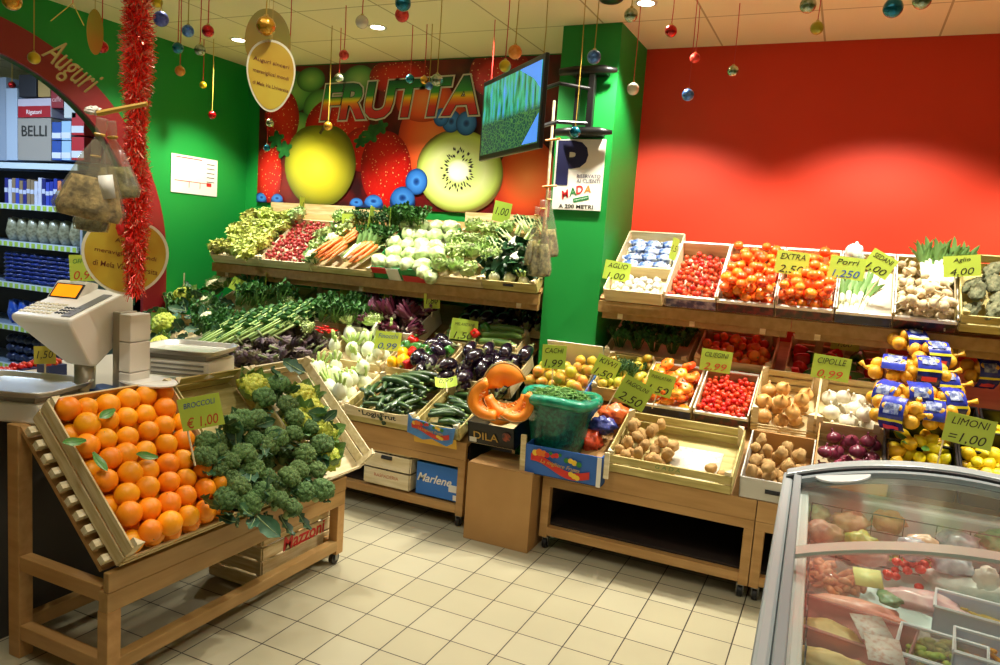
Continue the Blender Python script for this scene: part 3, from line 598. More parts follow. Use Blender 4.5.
# brassicas
m_broc=mat('broccoli_floret','5E7E40',.75,.12,'385626',130,.45,.8,260,hv=.015); m_brst=mat('broccoli_stalk','9DB57A',.5,.05); m_brl=mat('broccoli_leaf','3C6B3A',.5,.15,'2A5230',14,.5,hv=.02)
m_cau=mat('yellow_green_cauliflower','C9CF4A',.6,.08,'9FAE34',120,.42,.8,220,hv=.015); m_cauw=mat('white_cauliflower','E9E6BE',.6,.05,'C6C88A',120,.4,.7,220); m_caul=mat('cauliflower_leaf','7FA25A',.5,.12,'5C8444',10,.5,hv=.02)
def crown(name,R_,m,n=26,flo=.34,seed=0,flat=.75):
    r=random.Random(seed); mb=MB()
    for i in range(n):
        f=(i+.5)/n; th=math.acos(1-f*1.05); ph=i*2.39996
        d=Vector((math.sin(th)*math.cos(ph),math.sin(th)*math.sin(ph),math.cos(th)*flat)); q=R_*flo*r.uniform(.8,1.15)
        mb.ball(q,d*(R_*.72),amp=.55,freq=4.2,seed=seed+i,nu=12,nv=8)
    mb.ball(R_*.72,(0,0,0),(1,1,flat),nu=12,nv=8)
    return mb.mesh(name,m)
def stalk(R_,m,L): return MB().tube([(0,0,-L),(0,0,0)],[R_*.32,R_*.45],9).mesh('stalk',m)
def leafring(m,n,L,W,elev,curl,ruf,seed=0,z=0,r0=.01,name='leaves',rib=0,cup=.3,m2=None,fr=9,spread=.3):
    r=random.Random(seed); mb=MB()
    for i in range(n):
        a=i*2.39996+r.uniform(-.2,.2); e=elev+r.uniform(-spread,spread)
        mb.leaf(T(0,0,z)@RZ(a)@T(0,r0,0)@RX(e),L*r.uniform(.75,1.1),W*r.uniform(.8,1.1),curl*r.uniform(.6,1.3),ruf,cup,r.random()*9,6,3,fr=fr,rib=rib)
    return mb.mesh(name,[m,m2 or m])
P_bro=[('broccoli',crown('broccoli',.05,m_broc,26,.33,s),[('stalk',stalk(.05,m_brst,.06)),('leaves',leafring(m_brl,3,.08,.045,.3,.5,.15,s,-.04,.02,rib=.003,m2=m_brst))]) for s in (1,2,3)]
P_cau=[('cauliflower',crown('cauliflower',.075,m_cau,34,.30,s),[('leaves',leafring(m_caul,9,.13,.075,.75,.5,.12,s,-.05,.03,rib=.004,m2=m_brst))]) for s in (4,5)]
P_cauw=[('cauliflower',crown('cauliflower',.07,m_cauw,34,.30,7),[('leaves',leafring(m_caul,12,.13,.08,.8,.45,.12,8,-.05,.03,rib=.004,m2=mat('leaf_rib_white','DDE6C0',.4)))])]
m_lbig=mat('brassica_leaf','3F6B4A',.5,.15,'2B5038',9,.5,hv=.02)
P_bleaf=[('cabbage_leaf',MB().leaf(Matrix.Identity(4),.15,.085,.7,.16,.3,s,7,3,rib=.004).mesh('cabbage_leaf',[m_lbig,m_brst]),[]) for s in range(3)]
# leafy heads
def head(name,m,m2,R_,n=26,ruf=.25,core=None,seed=0,fr=12,op=1.0,Wf=.95,squash=.8,rib=0):
    r=random.Random(seed); mb=MB()
    for i in range(n):
        f=i/n; a=i*2.39996; e=.15+f*1.25*op; L=R_*(1.25-.55*f)
        mb.leaf(RZ(a)@T(0,R_*.12*(1-f),-R_*.2+R_*.25*f)@RX(e),L,L*Wf,1.3-.5*f+r.uniform(-.2,.2),ruf,.45,r.random()*9,7,3,fr=fr,k=0 if f<.55 else 1,rib=0)
    ch=[]
    if core: ch.append(('heart',MB().ball(R_*.45,(0,0,R_*.12),(1,1,squash),amp=.2,freq=3,seed=seed).mesh('heart',core)))
    return (name,mb.mesh(name,[m,m2]),ch)
m_ly=mat('yellow_lettuce_leaf','C2D258',.5,.1,'E2E88A',10,.5,hv=.015); m_ly2=mat('yellow_lettuce_heart','DCE27A',.5,.06); m_lg=mat('green_lettuce_leaf','A2C468',.5,.1,'CDE09A',10,.5,hv=.015); m_lw=mat('pale_lettuce_heart','EEF1D2',.5,.05,'C6D88A',14,.4)
m_ldk=mat('dark_chard_leaf','24502A',.45,.15,'163A1C',10,.5)
P_let=[head('curly_lettuce',m_ly,m_ly2,.085,30,.34,None,s,16) for s in (1,2)]
P_endive=[head('endive',m_lg,m_lw,.10,30,.28,m_lw,s,14) for s in (3,4)]
P_lett2=[head('lettuce',m_lg,m_lw,.10,24,.12,m_lw,s,8) for s in (5,6)]
m_ice=mat('iceberg_leaf','A6C078',.3,.1,'D0DCAC',12,.5,.35,14,coat=.6,stretch=(1,1,.4))
def iceberg(s):
    mb=MB().ball(.075,sc=(1.1,1,.85),amp=.22,freq=2.2,seed=s,nu=24,nv=14)
    w_=MB().ball(.079,sc=(1.1,1,.86),amp=.32,freq=4.5,seed=s+9,nu=26,nv=14); return ('iceberg_lettuce',mb.mesh('iceberg_lettuce',m_ice),[('leaf_wrap',leafring(mat('iceberg_outer','8CB052',.35,.08,'DDE8B4',8,.5,coat=.4),6,.12,.13,.35,1.5,.08,s,-.06,.0,cup=.5))])
P_ice=[iceberg(1),iceberg(2)]
def bunch(name,mst,mlf,n,L,rs,spread,leafn,lw,ll,seed,bow=.1,ruf=.25,white=0):
    r=random.Random(seed); st=MB(); lf=MB()
    for i in range(n):
        a=r.uniform(0,6.28); q=rs*math.sqrt(r.random()); x0,y0=q*math.cos(a),q*math.sin(a); dx,dy=spread*(x0/rs)*L+r.uniform(-.01,.01),spread*(y0/rs)*L+r.uniform(-.01,.01)
        l=L*r.uniform(.85,1.1); p=[(x0,y0,0),(x0+dx*.4,y0+dy*.4,l*.5),(x0+dx,y0+dy+bow*l*.3,l)]
        st.tube(p,[lw*.16,lw*.12,lw*.06],5)
        for j in range(leafn):
            f=r.uniform(.55,1.05); P0=Vector(p[1]).lerp(Vector(p[2]),(f-.5)*2)
            lf.leaf(T(*P0)@RZ(r.uniform(0,6.28))@RX(r.uniform(.2,1.3)),ll*r.uniform(.6,1.1),ll*.7,r.uniform(-.5,.9),ruf,.3,r.random()*9,4,2,fr=14)
    return (name,st.mesh(name,mst),[('leaves',lf.mesh('leaves',mlf))])
m_par=mat('parsley_leaf','3F7A2C',.55,.15,'2A5A22',20,.5); m_dill=mat('dill_leaf','34602C',.6,.15); m_cel=mat('celery_stalk','B4CE78',.4,.08,'D8E4AC',10,.5,stretch=(1,1,.2)); m_lek=mat('leek_white','EDEFD8',.4,.04,'C8D89A',5,.4,stretch=(1,1,.6))
P_cel2=[bunch('celery',mat('celery_green_stalk','9EBE66',.4,.1,'CFE098',10,.5,stretch=(1,1,.2)),m_par,13,.30,.03,.10,3,.055,.05,6,ruf=.3)]
P_par=[bunch('parsley_bunch',G1,m_par,22,.10,.02,.55,4,.02,.035,1)]; P_dill=[bunch('dill_bunch',G1,m_dill,30,.12,.025,.5,7,.015,.018,2)]
P_cel=[bunch('celery',m_cel,m_par,9,.26,.028,.08,3,.09,.05,3,ruf=.3)]
P_chard=[bunch('chard_bunch',mat('chard_stalk','EDEFE0',.35,.04),m_ldk,8,.15,.03,.25,2,.12,.10,4,ruf=.18)]
def leek(s):
    r=random.Random(s); lf=MB()
    for i in range(7): lf.leaf(T(0,0,.15)@RZ(i*.9)@T(0,.006,0)@RX(1.25+r.uniform(-.15,.1)),.17*r.uniform(.7,1.1),.035,-.25,.04,.6,i,6,1)
    return ('leek',MB().lathe([(.001,0),(.013,.003),(.016,.012),(.0135,.03),(.014,.17)],12).mesh('leek',m_lek),[('leaves',lf.mesh('leaves',mat('leek_leaf','5E8A4A',.45,.12,'7DA45A',8,.5,stretch=(1,1,.2)))),('roots',MB().ball(.010,(0,0,-.004),(1,1,.6),amp=.9,freq=6).mesh('roots',mat('root_tuft','B8A070',.8)))])
P_leek=[leek(1),leek(2)]
m_gar=mat('garlic_skin','DCCCA6',.5,.10,'B08E66',14,.4,.1,60,stretch=(1,1,.3))
P_gar=[('garlic_bulb',MB().lathe([(.001,-.018),(.012,-.017),(.024,-.008),(.026,.002),(.020,.014),(.008,.024),(.0045,.034),(.004,.06),(.001,.062)],18,lobes=8,la=.07).mesh('garlic_bulb',m_gar),[('root_tuft',MB().ball(.008,(0,0,-.018),(1,1,.5),amp=.8,freq=5,nu=8,nv=5).mesh('root_tuft',mat('root_tuft','B8A070',.8)))])]
m_art=mat('artichoke_scale','46303A',.55,.2,'66603A',26,.42,hv=.03)
def arti(s):
    mb=MB(); r=random.Random(s)
    for i in range(46):
        f=i/46; th=.35+2.1*(1-f); a=i*2.39996; R_=.036
        p=Vector((0,R_*math.sin(th)*.95,-R_*1.05*math.cos(th)*-1*-1)); 
        mb.leaf(RZ(a)@T(0,R_*math.sin(th)*.62,-.036+.062*f)@RX(.72+.45*f+r.uniform(-.15,.2)),.050,.027,.25,.0,.5,i,4,2)
    mb.ball(.025,(0,0,0),(1,1,1.1),nu=10,nv=8)
    return ('artichoke',mb.mesh('artichoke',m_art),[('stem',MB().tube([(0,0,-.09),(0,0,-.03)],.008,7).mesh('stem',mat('artichoke_stem','6E7A48',.6)))])
P_art=[arti(1),arti(2)]
m_radi=mat('radicchio_leaf','5E2036',.4,.15,'E0C8C8',22,.28,hv=.01,stretch=(1,1,.2))
def radicchio(s):
    mb=MB(); r=random.Random(s)
    for i in range(16):
        f=i/16; mb.leaf(RZ(i*2.39996)@T(0,.022*(1-f),0)@RX(1.0+.45*f),.13*r.uniform(.8,1.05),.045,.35,.05,.6,i,6,2)
    return ('radicchio',mb.mesh('radicchio',m_radi),[('root',MB().lathe([(.001,-.03),(.012,-.02),(.016,0),(.001,.01)],8).mesh('root',mat('pale_root','E8DCC8',.5)))])
P_radi=[radicchio(1),radicchio(2)]
m_root=mat('grey_root_skin','555A3C',.8,.12,'7A7856',40,.45,.8,90)
P_root=[('grey_root',MB().ball(.035,sc=(1.0,2.3,.85),amp=.55,freq=2.6,seed=s,nu=20,nv=14).mesh('grey_root',m_root),[]) for s in (1,2,3)]
m_pk=mat('pumpkin_flesh','F29018',.45,.03,'E87A0C',9,.5,.2,60); m_pkr=mat('pumpkin_rind','6E6434',.5,0,'A87A30',14,.5,.3,40); m_pks=mat('pumpkin_seeds','F0D8A8',.5,0,'E8902C',40,.45)
def pumpkin(a0,a1,R_=.12,sz=.8,qi=.58):
    """a wedge cut out of a pumpkin: flesh, thin rind outside, seeds in the hollow"""
    fl=MB(); ri=MB(); na=8; nt=14; vs=[]
    def P(a,t_,q): th=PI*(.06+.88*t_); return (q*math.sin(th)*math.cos(a),q*math.sin(th)*math.sin(a),q*sz*math.cos(th))
    for mb,q0,q1 in ((fl,R_*qi,R_*.965),(ri,R_*.965,R_)):
        vs=[]; fs=[]
        for i in range(na+1):
            a=a0+(a1-a0)*i/na; bul=1+.05*abs(math.sin(a*5))
            for j in range(nt+1): vs.append(P(a,j/nt,q0*bul)); vs.append(P(a,j/nt,q1*bul))
        st=2*(nt+1)
        for i in range(na):
            for j in range(nt):
                b=i*st+2*j; fs+= [(b,b+2,b+2+st,b+st),(b+1,b+1+st,b+3+st,b+3)]
        for i in (0,na):
            for j in range(nt): b=i*st+2*j; fs.append((b,b+1,b+3,b+2))
        for i in range(na): b=i*st; fs.append((b,b+st,b+st+1,b+1)); b+=2*nt; fs.append((b,b+1,b+st+1,b+st))
        mb.add(vs,fs)
    sd=MB(); r=random.Random(3)
    for i in range(26): p=P(r.uniform(a0+.1,a1-.1),r.uniform(.2,.8),R_*.57); sd.ball(.007,p,(1,.6,.5),nu=6,nv=4)
    return ('pumpkin_wedge',fl.mesh('pumpkin_wedge',m_pk),[('rind',ri.mesh('rind',m_pkr)),('seeds',sd.mesh('seeds',m_pks))])
# ---------------- filling the crates ----------------
def fill(F,w,d,n,r,protos,label,cat,group,reg=None,base=.006,up='any',jit=.06,extra=None,tries=14,lab2=None,s=1,bias=.0):
    pts=drop(w,d,n,r,reg=reg,base=base,tries=tries,R0=rp,bias=bias)
    for i,(x,y,z,q) in enumerate(pts):
        p=protos[i%len(protos)]
        rot=spin(rp) if up=='any' else RZ(rp.uniform(0,6.28))@RX(rp.uniform(-.6,.6)) if up=='z' else RZ(rp.uniform(0,6.28))@RX(rp.uniform(.5,1.2)) if up=='side' else up()
        k=s*rp.uniform(1-jit,1+jit)
        place(p,F@T(x,y,z)@rot@S(k),label,cat,group)
    return pts
def upv(F,tilt=.35): # points roughly to world up / to the viewer for a frame
    Q=F.to_3x3().inverted()
    def f():
        v=Q@Vector((rp.uniform(-tilt,tilt),rp.uniform(-tilt,tilt)-.55,1)).normalized(); return (v.to_track_quat('Z','Y').to_matrix().to_4x4())@RZ(rp.uniform(0,6.28))
    return f
# oranges
for lay_,z_ in ((0,.046),(1,.107)):
    for j in range(8):
        for i in range(6-(j+lay_)%2):
            k=rp.uniform(.93,1.06); place(P_orange[(i+j)%3],OF@T(.044+.0805*i+.040*((j+lay_)%2)+rp.uniform(-.007,.007),.040+.0735*j+rp.uniform(-.006,.006),z_+rp.uniform(-.008,.010))@spin(rp)@S(k),'ripe orange in the slatted crate at the lower left','orange','oranges in the nearest crate')
m_oleaf=mat('orange_leaf','3E7A2C',.35,.1,'5C9440',8,.5)
ol=MB().leaf(Matrix.Identity(4),.085,.034,.5,.02,.25,1,8,3,rib=.0015).mesh('orange_leaf',[m_oleaf,m_oleaf])
for (px,py,a,lab) in ((115,409,1.9,'green orange leaf lying across the upper right oranges'),(86,440,1.5,'dark green orange leaf on the left side of the oranges'),(93,452,3.2,'green orange leaf pointing down between two left oranges'),(158,457,1.2,'slim orange leaf at the right side of the orange crate')):
    n_=(OF.to_3x3()@Vector((0,0,1))); p0=OF.translation+n_*.155; dd=ray(px,py); p=CAM+dd*((p0-CAM).dot(n_)/dd.dot(n_))
    o=obj('orange_leaf',ol,T(*p)@OF.to_3x3().to_4x4()@RZ(a)@RX(-.2),None,lab,'leaf')
# tomatoes etc on the upper shelf
rg=lambda x,y:True
fill(FB(UX[0]),.285,.49,125,.0165,P_vine,'small cherry tomato with green calyx in the upper shelf tray beside the packets','cherry tomato','cherry tomatoes on the upper shelf',reg=lambda x,y:y<.98,tries=8,bias=.05)
fill(FB(UX[1]),.30,.49,88,.029,P_tom,'orange red tomato in the left of the two large tomato trays on the upper shelf','tomato','large tomatoes, left tray',reg=lambda x,y:y<.95,up=upv(FB(0)),jit=.12,tries=10,bias=.12)
fill(FB(UX[2]),.29,.49,80,.029,P_tom,'orange red tomato in the right of the two large tomato trays on the upper shelf','tomato','large tomatoes, right tray',reg=lambda x,y:y<.9,up=upv(FB(0)),jit=.12,tries=10,bias=.15)
# leeks + white card + bag
FF=FB(UX[3])
for i in range(5):
    place(P_leek[i%2],FF@T(.025+.022*i,.03+.01*(i%2),.03+.012*(i%2))@RX(R(-88))@RY(.05*i),'leek lying in the tray under the Porri price card','leek','leeks on the upper shelf')
t=obj('card_sheet',MB().box(.13,.265,.04,.42,.03,.033).mesh('card_sheet',m_cardw),FF,None,'bare white card sheet lining the tray right of the leeks','card')
t=obj('white_bag',MB().ball(.055,sc=(.9,1,1.1),amp=.5,freq=3,seed=3).mesh('white_bag',mat('mint_white_bag','CFE8DC',.3,0,'F4F4EC',14,.5,.4,20)),FF@T(.06,.45,.13),None,'white and mint wrapped bundle sticking up behind the leeks','bag')
fill(FB(UX[4]),.28,.45,120,.0225,P_gar,'garlic bulb in the heap on the upper shelf','garlic','heap of garlic bulbs',reg=lambda x,y:(y<.9),tries=8,jit=.15,bias=.1)
F=FB(UX[4])
for i in range(12): place(P_leek[i%2],F@T(.13+.010*i,.20+.01*(i%3),.13+.008*(i%3))@RZ(.0-.06*(i-3))@RX(R(-60)-.05*(i%4))@S(.8),'green topped spring onion standing behind the garlic heap','spring onion','spring onions behind the garlic')
F=FB(.535,4.33,1.33)
for i in range(20):
    x=.05+.1*(i%5)+rp.uniform(-.02,.02); y=.09+.1*(i//5)+rp.uniform(-.02,.02)
    place(P_root[i%3],F@T(x,y,.07+.03*(i%2)+.02*(i//5%2))@RZ(rp.uniform(-.9,.3))@S(.95),'knobbly grey green root in the crate at the right end of the upper shelf','root vegetable','grey roots on the upper shelf')
# packets
m_pack=mat('blue_white_wrapper','DCE6F2',.25,0,'2E62B8',34,.52,.4,40,coat=.4)
pk=[('snack_packet',MB().ball(.05,sc=(1,.62,.36),amp=.35,freq=2.5,seed=s,nu=16,nv=10).mesh('snack_packet',m_pack),[('seal',MB().box(-.062,-.044,-.018,.018,-.002,.002).box(.044,.062,-.018,.018,-.002,.002).mesh('seal',mat('wrapper_seal','C8D4E4',.3)))]) for s in (1,2,3)]
F=FB(-1.30)
for i in range(24):
    x=.075+.095*(i%3)+rp.uniform(-.01,.01); y=.30+.075*((i//3)%4)+rp.uniform(-.01,.01); place(pk[i%3],F@T(x,y,.03+.03*(i//12))@RZ(rp.uniform(-.3,.3)),'blue and white wrapped packet in the left end crate of the upper shelf','packet','blue and white packets')
pk2=[('garlic_packet',MB().ball(.028,sc=(1,.9,.75),amp=.5,freq=3,seed=s,nu=12,nv=8).mesh('garlic_packet',mat('cream_wrapper','E8E0C8',.3,.05,'7E9CC8',30,.36,.3,40)),[]) for s in (4,5)]
for i in range(18):
    place(pk2[i%2],F@T(.06+.045*(i%6)+rp.uniform(-.01,.01),.05+.055*(i//6),.03+.02*(i%2))@spin(rp),'small cream packet at the front of the left end crate','packet','small cream packets')
# lower right, front row
fill(F1(-.985),.60,.40,24,.031,P_pot,'pale potato in the long GADA crate','potato','potatoes in the long crate',reg=lambda x,y:x<.56-.3*y and y<.75)
fill(F1(-.985),.60,.40,6,.031,P_pot,'pale potato at the left back of the long GADA crate','potato','potatoes at the back of the long crate',reg=lambda x,y:x<.3 and y>.6,base=.05)
fill(F1(-.985),.60,.40,4,.031,P_pot,'pale potato at the right front corner of the long GADA crate','potato','potatoes at the right of the long crate',reg=lambda x,y:x>.82 and y<.3)
obj('newspaper_sheet',MB().box(.28,.52,.02,.3,.008,.011).mesh('newspaper_sheet',mat('newspaper','D8D4C4',.7,0,'5A5A58',60,.3)),F1(-.985),None,'newspaper sheet lining the empty half of the potato crate','paper')
fill(F1(-.345),.29,.39,34,.033,P_pot,'brown potato heaped in the grey carton tray','potato','potatoes in the grey carton',jit=.12,bias=.1)
fill(F1(-.04,3.68,.575),.30,.39,22,.036,P_ron,'red onion in the brown tray behind the freezer edge','onion','red onions',reg=lambda x,y:y>.1,up='z')
fill(F1(.255,3.72,.62),.275,.39,40,.030,P_lem,'lemon in the black crate below the netted onions','lemon','lemons in the left black crate',jit=.1); fill(F1(.555,3.72,.62),.43,.39,66,.030,P_lem,'lemon in the front black crate under the LIMONI card','lemon','lemons in the right black crate',jit=.1,bias=.1)
for i in range(3): obj('lemon_leaf',ol,F1(.255,3.72,.62)@T(.1+.03*i,.2,.14)@RZ(1+i),None,'green leaf on the lemons in the left black crate','leaf','leaves on the lemons')
# second row
fill(F2(-.362),.29,.39,15,.040,P_on,'brown onion in the slatted crate','onion','brown onions',up='z',jit=.14,reg=lambda x,y:y<.62)
fill(F2(-.055),.28,.39,14,.042,P_won,'white onion in the slatted crate under the CIPOLLE card','onion','white onions',up='z',jit=.12,reg=lambda x,y:y<.62)
fill(F2(-.665),.28,.39,190,.0150,P_cher,'bright red cherry tomato in the tray under the CILIEGINI card','cherry tomato','cherry tomatoes in the lower tray',tries=8,bias=.05)
fill(F2(-.97),.285,.39,34,.034,P_rtom,'ribbed orange red tomato left of the cherry tomatoes','tomato','ribbed tomatoes',up=upv(F2(0),.7),jit=.15)
fill(F2(-1.25,4.1,.75),.27,.36,42,.027,P_ytom,'small yellow green tomato in the narrow crate behind the price cards','tomato','yellow green tomatoes',jit=.1)
fill(F2(-1.62,3.97,.70,23),.35,.39,38,.035,P_gtom,'green and orange tomato in the blue and white tray by the pillar','tomato','green and orange tomatoes',jit=.12,bias=.1)
place(P_gtom[0],F2(-1.62,3.97,.70,23)@T(.02,.06,.11)@S(1.15),'green tomato at the front left corner of the blue and white tray','tomato')
fill(F2(.68,3.98,.70,20),.40,.39,46,.030,P_lem,'lemon in the upper black crate behind the LIMONI card','lemon','lemons in the upper crate',jit=.1,bias=.1)
F3=lambda x: FB(x,4.46,.915,25)
fill(F3(-.75),.41,.39,60,.027,[P_tom[0]],'dark red tomato in shade under the upper shelf','tomato','shaded tomatoes',jit=.15,tries=6)
for i in range(8): place(P_par[0],F3(-1.30)@T(.05+.055*i,.14+.1*(i%2),.04)@RX(-.3)@RZ(i)@S(1.1),'dark leafy bunch in shade beside the pillar','herb bunch','shaded greens beside the pillar')
fill(F3(-.25),.48,.39,20,.034,P_pepG+P_pepR,'pepper lying in shade under the right upper shelf','pepper','shaded peppers')
for i in range(9): place(P_dill[0],T(-1.17+.05*(i%3),4.2+.05*(i//3),.87)@RX(-.4)@RZ(i*1.3)@S(.75),'green beans sprig bunch behind the yellow green tomatoes','herb bunch','green sprigs behind the yellow tomatoes')
# ---------------- broccoli and cauliflower crates in front ----------------
BF=FL(-2.07,2.145,.46,45); CF=FL(-2.07,2.56,.46,45)
def frompix(F,px,py,h): # point h above the base plane of a crate, on the sight line of a photo pixel
    n_=F.to_3x3()@Vector((0,0,1)); p0=F.translation+n_*h; dd=ray(px,py); return CAM+dd*((p0-CAM).dot(n_)/dd.dot(n_))
def outv(F,tilt=.3,lean=(0,0,1)):
    q=(F.to_3x3()@Vector((rp.uniform(-tilt,tilt),rp.uniform(-tilt,tilt)+.25,1))).normalized()
    return q.to_track_quat('Z','Y').to_matrix().to_4x4()@RZ(rp.uniform(0,6.28))
for i,(px,py) in enumerate([(203,443),(228,425),(255,418),(283,405),(215,470),(240,455),(262,446),(290,434),(300,455),(235,488),(262,478),(285,478),(312,470),(245,505),(275,500),(300,492),(260,398),(275,385),(318,490),(290,418),(222,500),(200,458),(214,452),(272,438),(305,428),(318,445),(250,440),(226,462),(248,470),(295,470),(225,478),(258,494),(288,508),(240,420)]):
    p=frompix(BF,px+4,py,.135+.02*(i%2)); place(P_bro[i%3],T(*p)@outv(BF)@S(rp.uniform(.8,1.1)),'dark green broccoli head heaped in the crates right of the oranges','broccoli','broccoli heads in the foreground crates')
for i,(px,py) in enumerate([(210,478),(236,470),(262,462),(285,452),(232,440),(258,430),(282,420),(250,490),(280,488),(305,476)]):
    p=frompix(BF,px,py,.05); place(P_bro[i%3],T(*p)@outv(BF),'dark green broccoli head heaped in the crates right of the oranges','broccoli','broccoli heads in the foreground crates')
for i,(px,py) in enumerate([(302,398),(296,425),(322,434),(325,458),(308,408),(254,388)]):
    p=frompix(CF,px,py,.10); place(P_cau[i%2],T(*p)@outv(CF)@S(1.0),'yellow green cauliflower along the right side of the broccoli crate','cauliflower','cauliflowers in the foreground crate')
for i in range(24):
    px,py=rp.choice([(250,395),(275,378),(230,430),(225,450),(265,420),(290,400),(240,520),(262,512),(300,505),(215,495),(325,420),(305,378),(270,440),(245,470),(330,470),(220,480)]); px+=rp.uniform(-14,14); py+=rp.uniform(-8,8)
    p=frompix(BF,px,py,.15+rp.uniform(-.02,.02)); place(P_bleaf[i%3],T(*p)@outv(BF,.9)@S(rp.uniform(.5,.85)),'loose dark green leaf among the broccoli heads','leaf','loose leaves among the broccoli')
for px,py in ((265,512),(297,510),(280,515)): 
    p=frompix(BF,px,py,.06); place(P_bleaf[0],T(*p)@RZ(R(-70))@RX(R(-75))@S(.7),'broccoli leaf hanging over the front board of the crate','leaf','leaves hanging over the crate front')
# ---------------- upper left shelf ----------------
U=lambda x,y=4.35,z=1.31,t=37: FB(x,y,z,t)
crate('pale crate of yellow curly lettuces at the left end of the mural shelf',U(-4.47),.48,.52,.085,m=m_pale,nsl=1); crate('pale crate of radishes on the mural shelf',U(-3.98),.46,.52,.085,m=m_pale,nsl=1)
crate('crate of cauliflowers and carrots on the mural shelf',U(-3.51),.52,.52,.07,m=m_wood,nsl=1)
t=carton_tray('green white and red carton of iceberg lettuces on the mural shelf',U(-2.97),.46,.52,.10,mat('carton_green','1E8A3C',.45),m_cardw,hb=.13)
part('printed_band',MB().box(0,.12,-.0075,-.006,.05,.10).box(.24,.46,-.0075,-.006,0,.05),m_red,t); part('printed_band',MB().box(.12,.22,-.0078,-.006,.0,.10),m_cardw,t)
crate('wooden crate of pale lettuces on the mural shelf',U(-2.49),.36,.52,.08,m=m_wood,nsl=1)
t=crate('wooden crate of chard with a hand hole at the right end of the mural shelf',U(-2.12),.37,.52,.085,m=m_green_wood,nsl=1); part('hand_hole',MB().tube([(.15,-.0085,.055),(.22,-.0085,.055)],.009,8),m_dark,t)
for x0,x1,z in ((-4.45,-3.6,1.72),(-3.55,-3.0,1.70),(-2.6,-2.0,1.72)):
    obj('shelf_back_board',MB().box(x0,x1,4.93,4.945,z,z+.10).mesh('shelf_back_board',m_wood,False),None,None,'pale wooden board standing along the wall behind the '+{-4.45:'curly lettuces and radishes',-3.55:'carrots and herbs',-2.6:'pale lettuces'}[x0],'board')
def lay(F,pts,protos,label,cat,group,s=1,up=None,tl=.35,z=.08):
    for i,(x,y) in enumerate(pts):
        place(protos[i%len(protos)],F@T(x,y,z+rp.uniform(-.01,.015))@(up() if up else upv(F,tl)())@S(s*rp.uniform(.9,1.1)),label,cat,group)
def grid(x0,x1,y0,y1,nx,ny,j=.015):
    return [(x0+(x1-x0)*(i+.5*(k%2))/max(1,nx-.5)+rp.uniform(-j,j),y0+(y1-y0)*k/max(1,ny-1)+rp.uniform(-j,j)) for k in range(ny) for i in range(nx)]
F=U(-4.47); lay(F,grid(.05,.45,.05,.50,4,5),P_let,'curly yellow green lettuce head at the left end of the mural shelf','lettuce','curly lettuces on the mural shelf',1.0,z=.075)
F=U(-3.98); fill(F,.46,.5,200,.0175,P_rad,'red radish in the crate on the mural shelf','radish','radishes',s=1.15,jit=.2,tries=8,base=.04,reg=lambda x,y:y<.97 and x<.97,bias=-.0)
F=U(-3.51); lay(F,[(.00,.06),(-.03,.17),(.05,.27),(.10,.38),(.02,.42),(-.05,.30)],P_cauw+P_endive[:1],'white cauliflower in leaves between radishes and carrots','cauliflower','white cauliflowers on the mural shelf',.9,z=.08)
lay(F,[(-.02,.50),(.06,.52),(-.42,.5),(.12,.46)],P_endive,'pale green endive head at the back of the mural shelf','endive','endives at the back of the mural shelf',.8,z=.12)
for x0,y0,n,lab in ((.13,.05,13,'left'),(.20,.22,10,'upper'),(.40,.04,14,'right')):
    for i in range(n):
        place(P_car[i%2],F@T(x0+.019*(i%5)+rp.uniform(-.006,.006),y0+.17+rp.uniform(-.02,.02),.10+.022*(i//5))@RZ(R(-18)+rp.uniform(-.12,.12))@RX(R(88))@S(1.2),'orange carrot in the %s bundle on the mural shelf'%lab,'carrot','carrots, %s bundle'%lab)
for i in range(5): place(P_cel[0],F@T(.27+.03*i,.06+.03*(i%2),.10)@RZ(R(-20))@RX(R(-85)),'celery lying between the two carrot bundles','celery','celery on the mural shelf')
for i in range(6): place(P_leek[i%2],F@T(.30+.022*i,.03+.02*(i%2),.12)@RZ(R(-10))@RX(R(-85))@S(.9),'leek lying between the carrot bundles','leek','leeks on the mural shelf')
for i in range(5): place(P_dill[0],U(-3.30)@T(.0+.07*i,.44,.08)@RX(R(-20))@RZ(i)@S(1.1),'dark feathery dill bunch under the apple of the mural','herb bunch','dill bunches on the mural shelf')
for i in range(5): place(P_par[0],U(-2.97)@T(-.06+.055*i,.47,.12)@RX(R(-20))@RZ(i)@S(1.15),'curly parsley bunch behind the iceberg lettuces','herb bunch','parsley on the mural shelf')
for i in range(5): place(P_par[0],U(-3.2)@T(.0+.05*i,.30,.08)@RX(R(-20))@RZ(i),'parsley bunch beside the carrots','herb bunch','parsley beside the carrots')
F=U(-2.97); lay(F,grid(.03,.45,.06,.50,4,5,.01),P_ice,'pale iceberg lettuce in the green white and red carton','iceberg lettuce','iceberg lettuces',.78,z=.10)
F=U(-2.49); lay(F,grid(.04,.34,.05,.50,3,4),P_lett2+P_endive,'pale green lettuce head in the wooden crate on the mural shelf','lettuce','pale lettuces on the mural shelf',.9,z=.09)
lay(F,[(-.06,.0),(.0,-.02)],P_ice,'pale lettuce leaning over the crate front above the shelf edge','lettuce','lettuces at the shelf edge',.7,z=.08)
F=U(-2.12)
for i in range(12): place(P_chard[0],F@T(.03+.06*(i%6),.26+.15*(i//6),.09)@RX(R(82))@RZ(i*1.3),'white ribbed dark leaf chard in the right end crate','chard','chard bunches')
lay(F,grid(.06,.33,.22,.46,4,3),P_cel,'pale celery heart above the dark chard','celery','celery hearts at the right end',.6,up=lambda:RZ(rp.uniform(-1,1))@RX(R(-75)),z=.12)
lay(F,[(.07,.04),(.17,.05),(.27,.05)],P_fen,'whitish root bulb at the front of the chard crate','celeriac','bulbs under the chard',.95,z=.05)
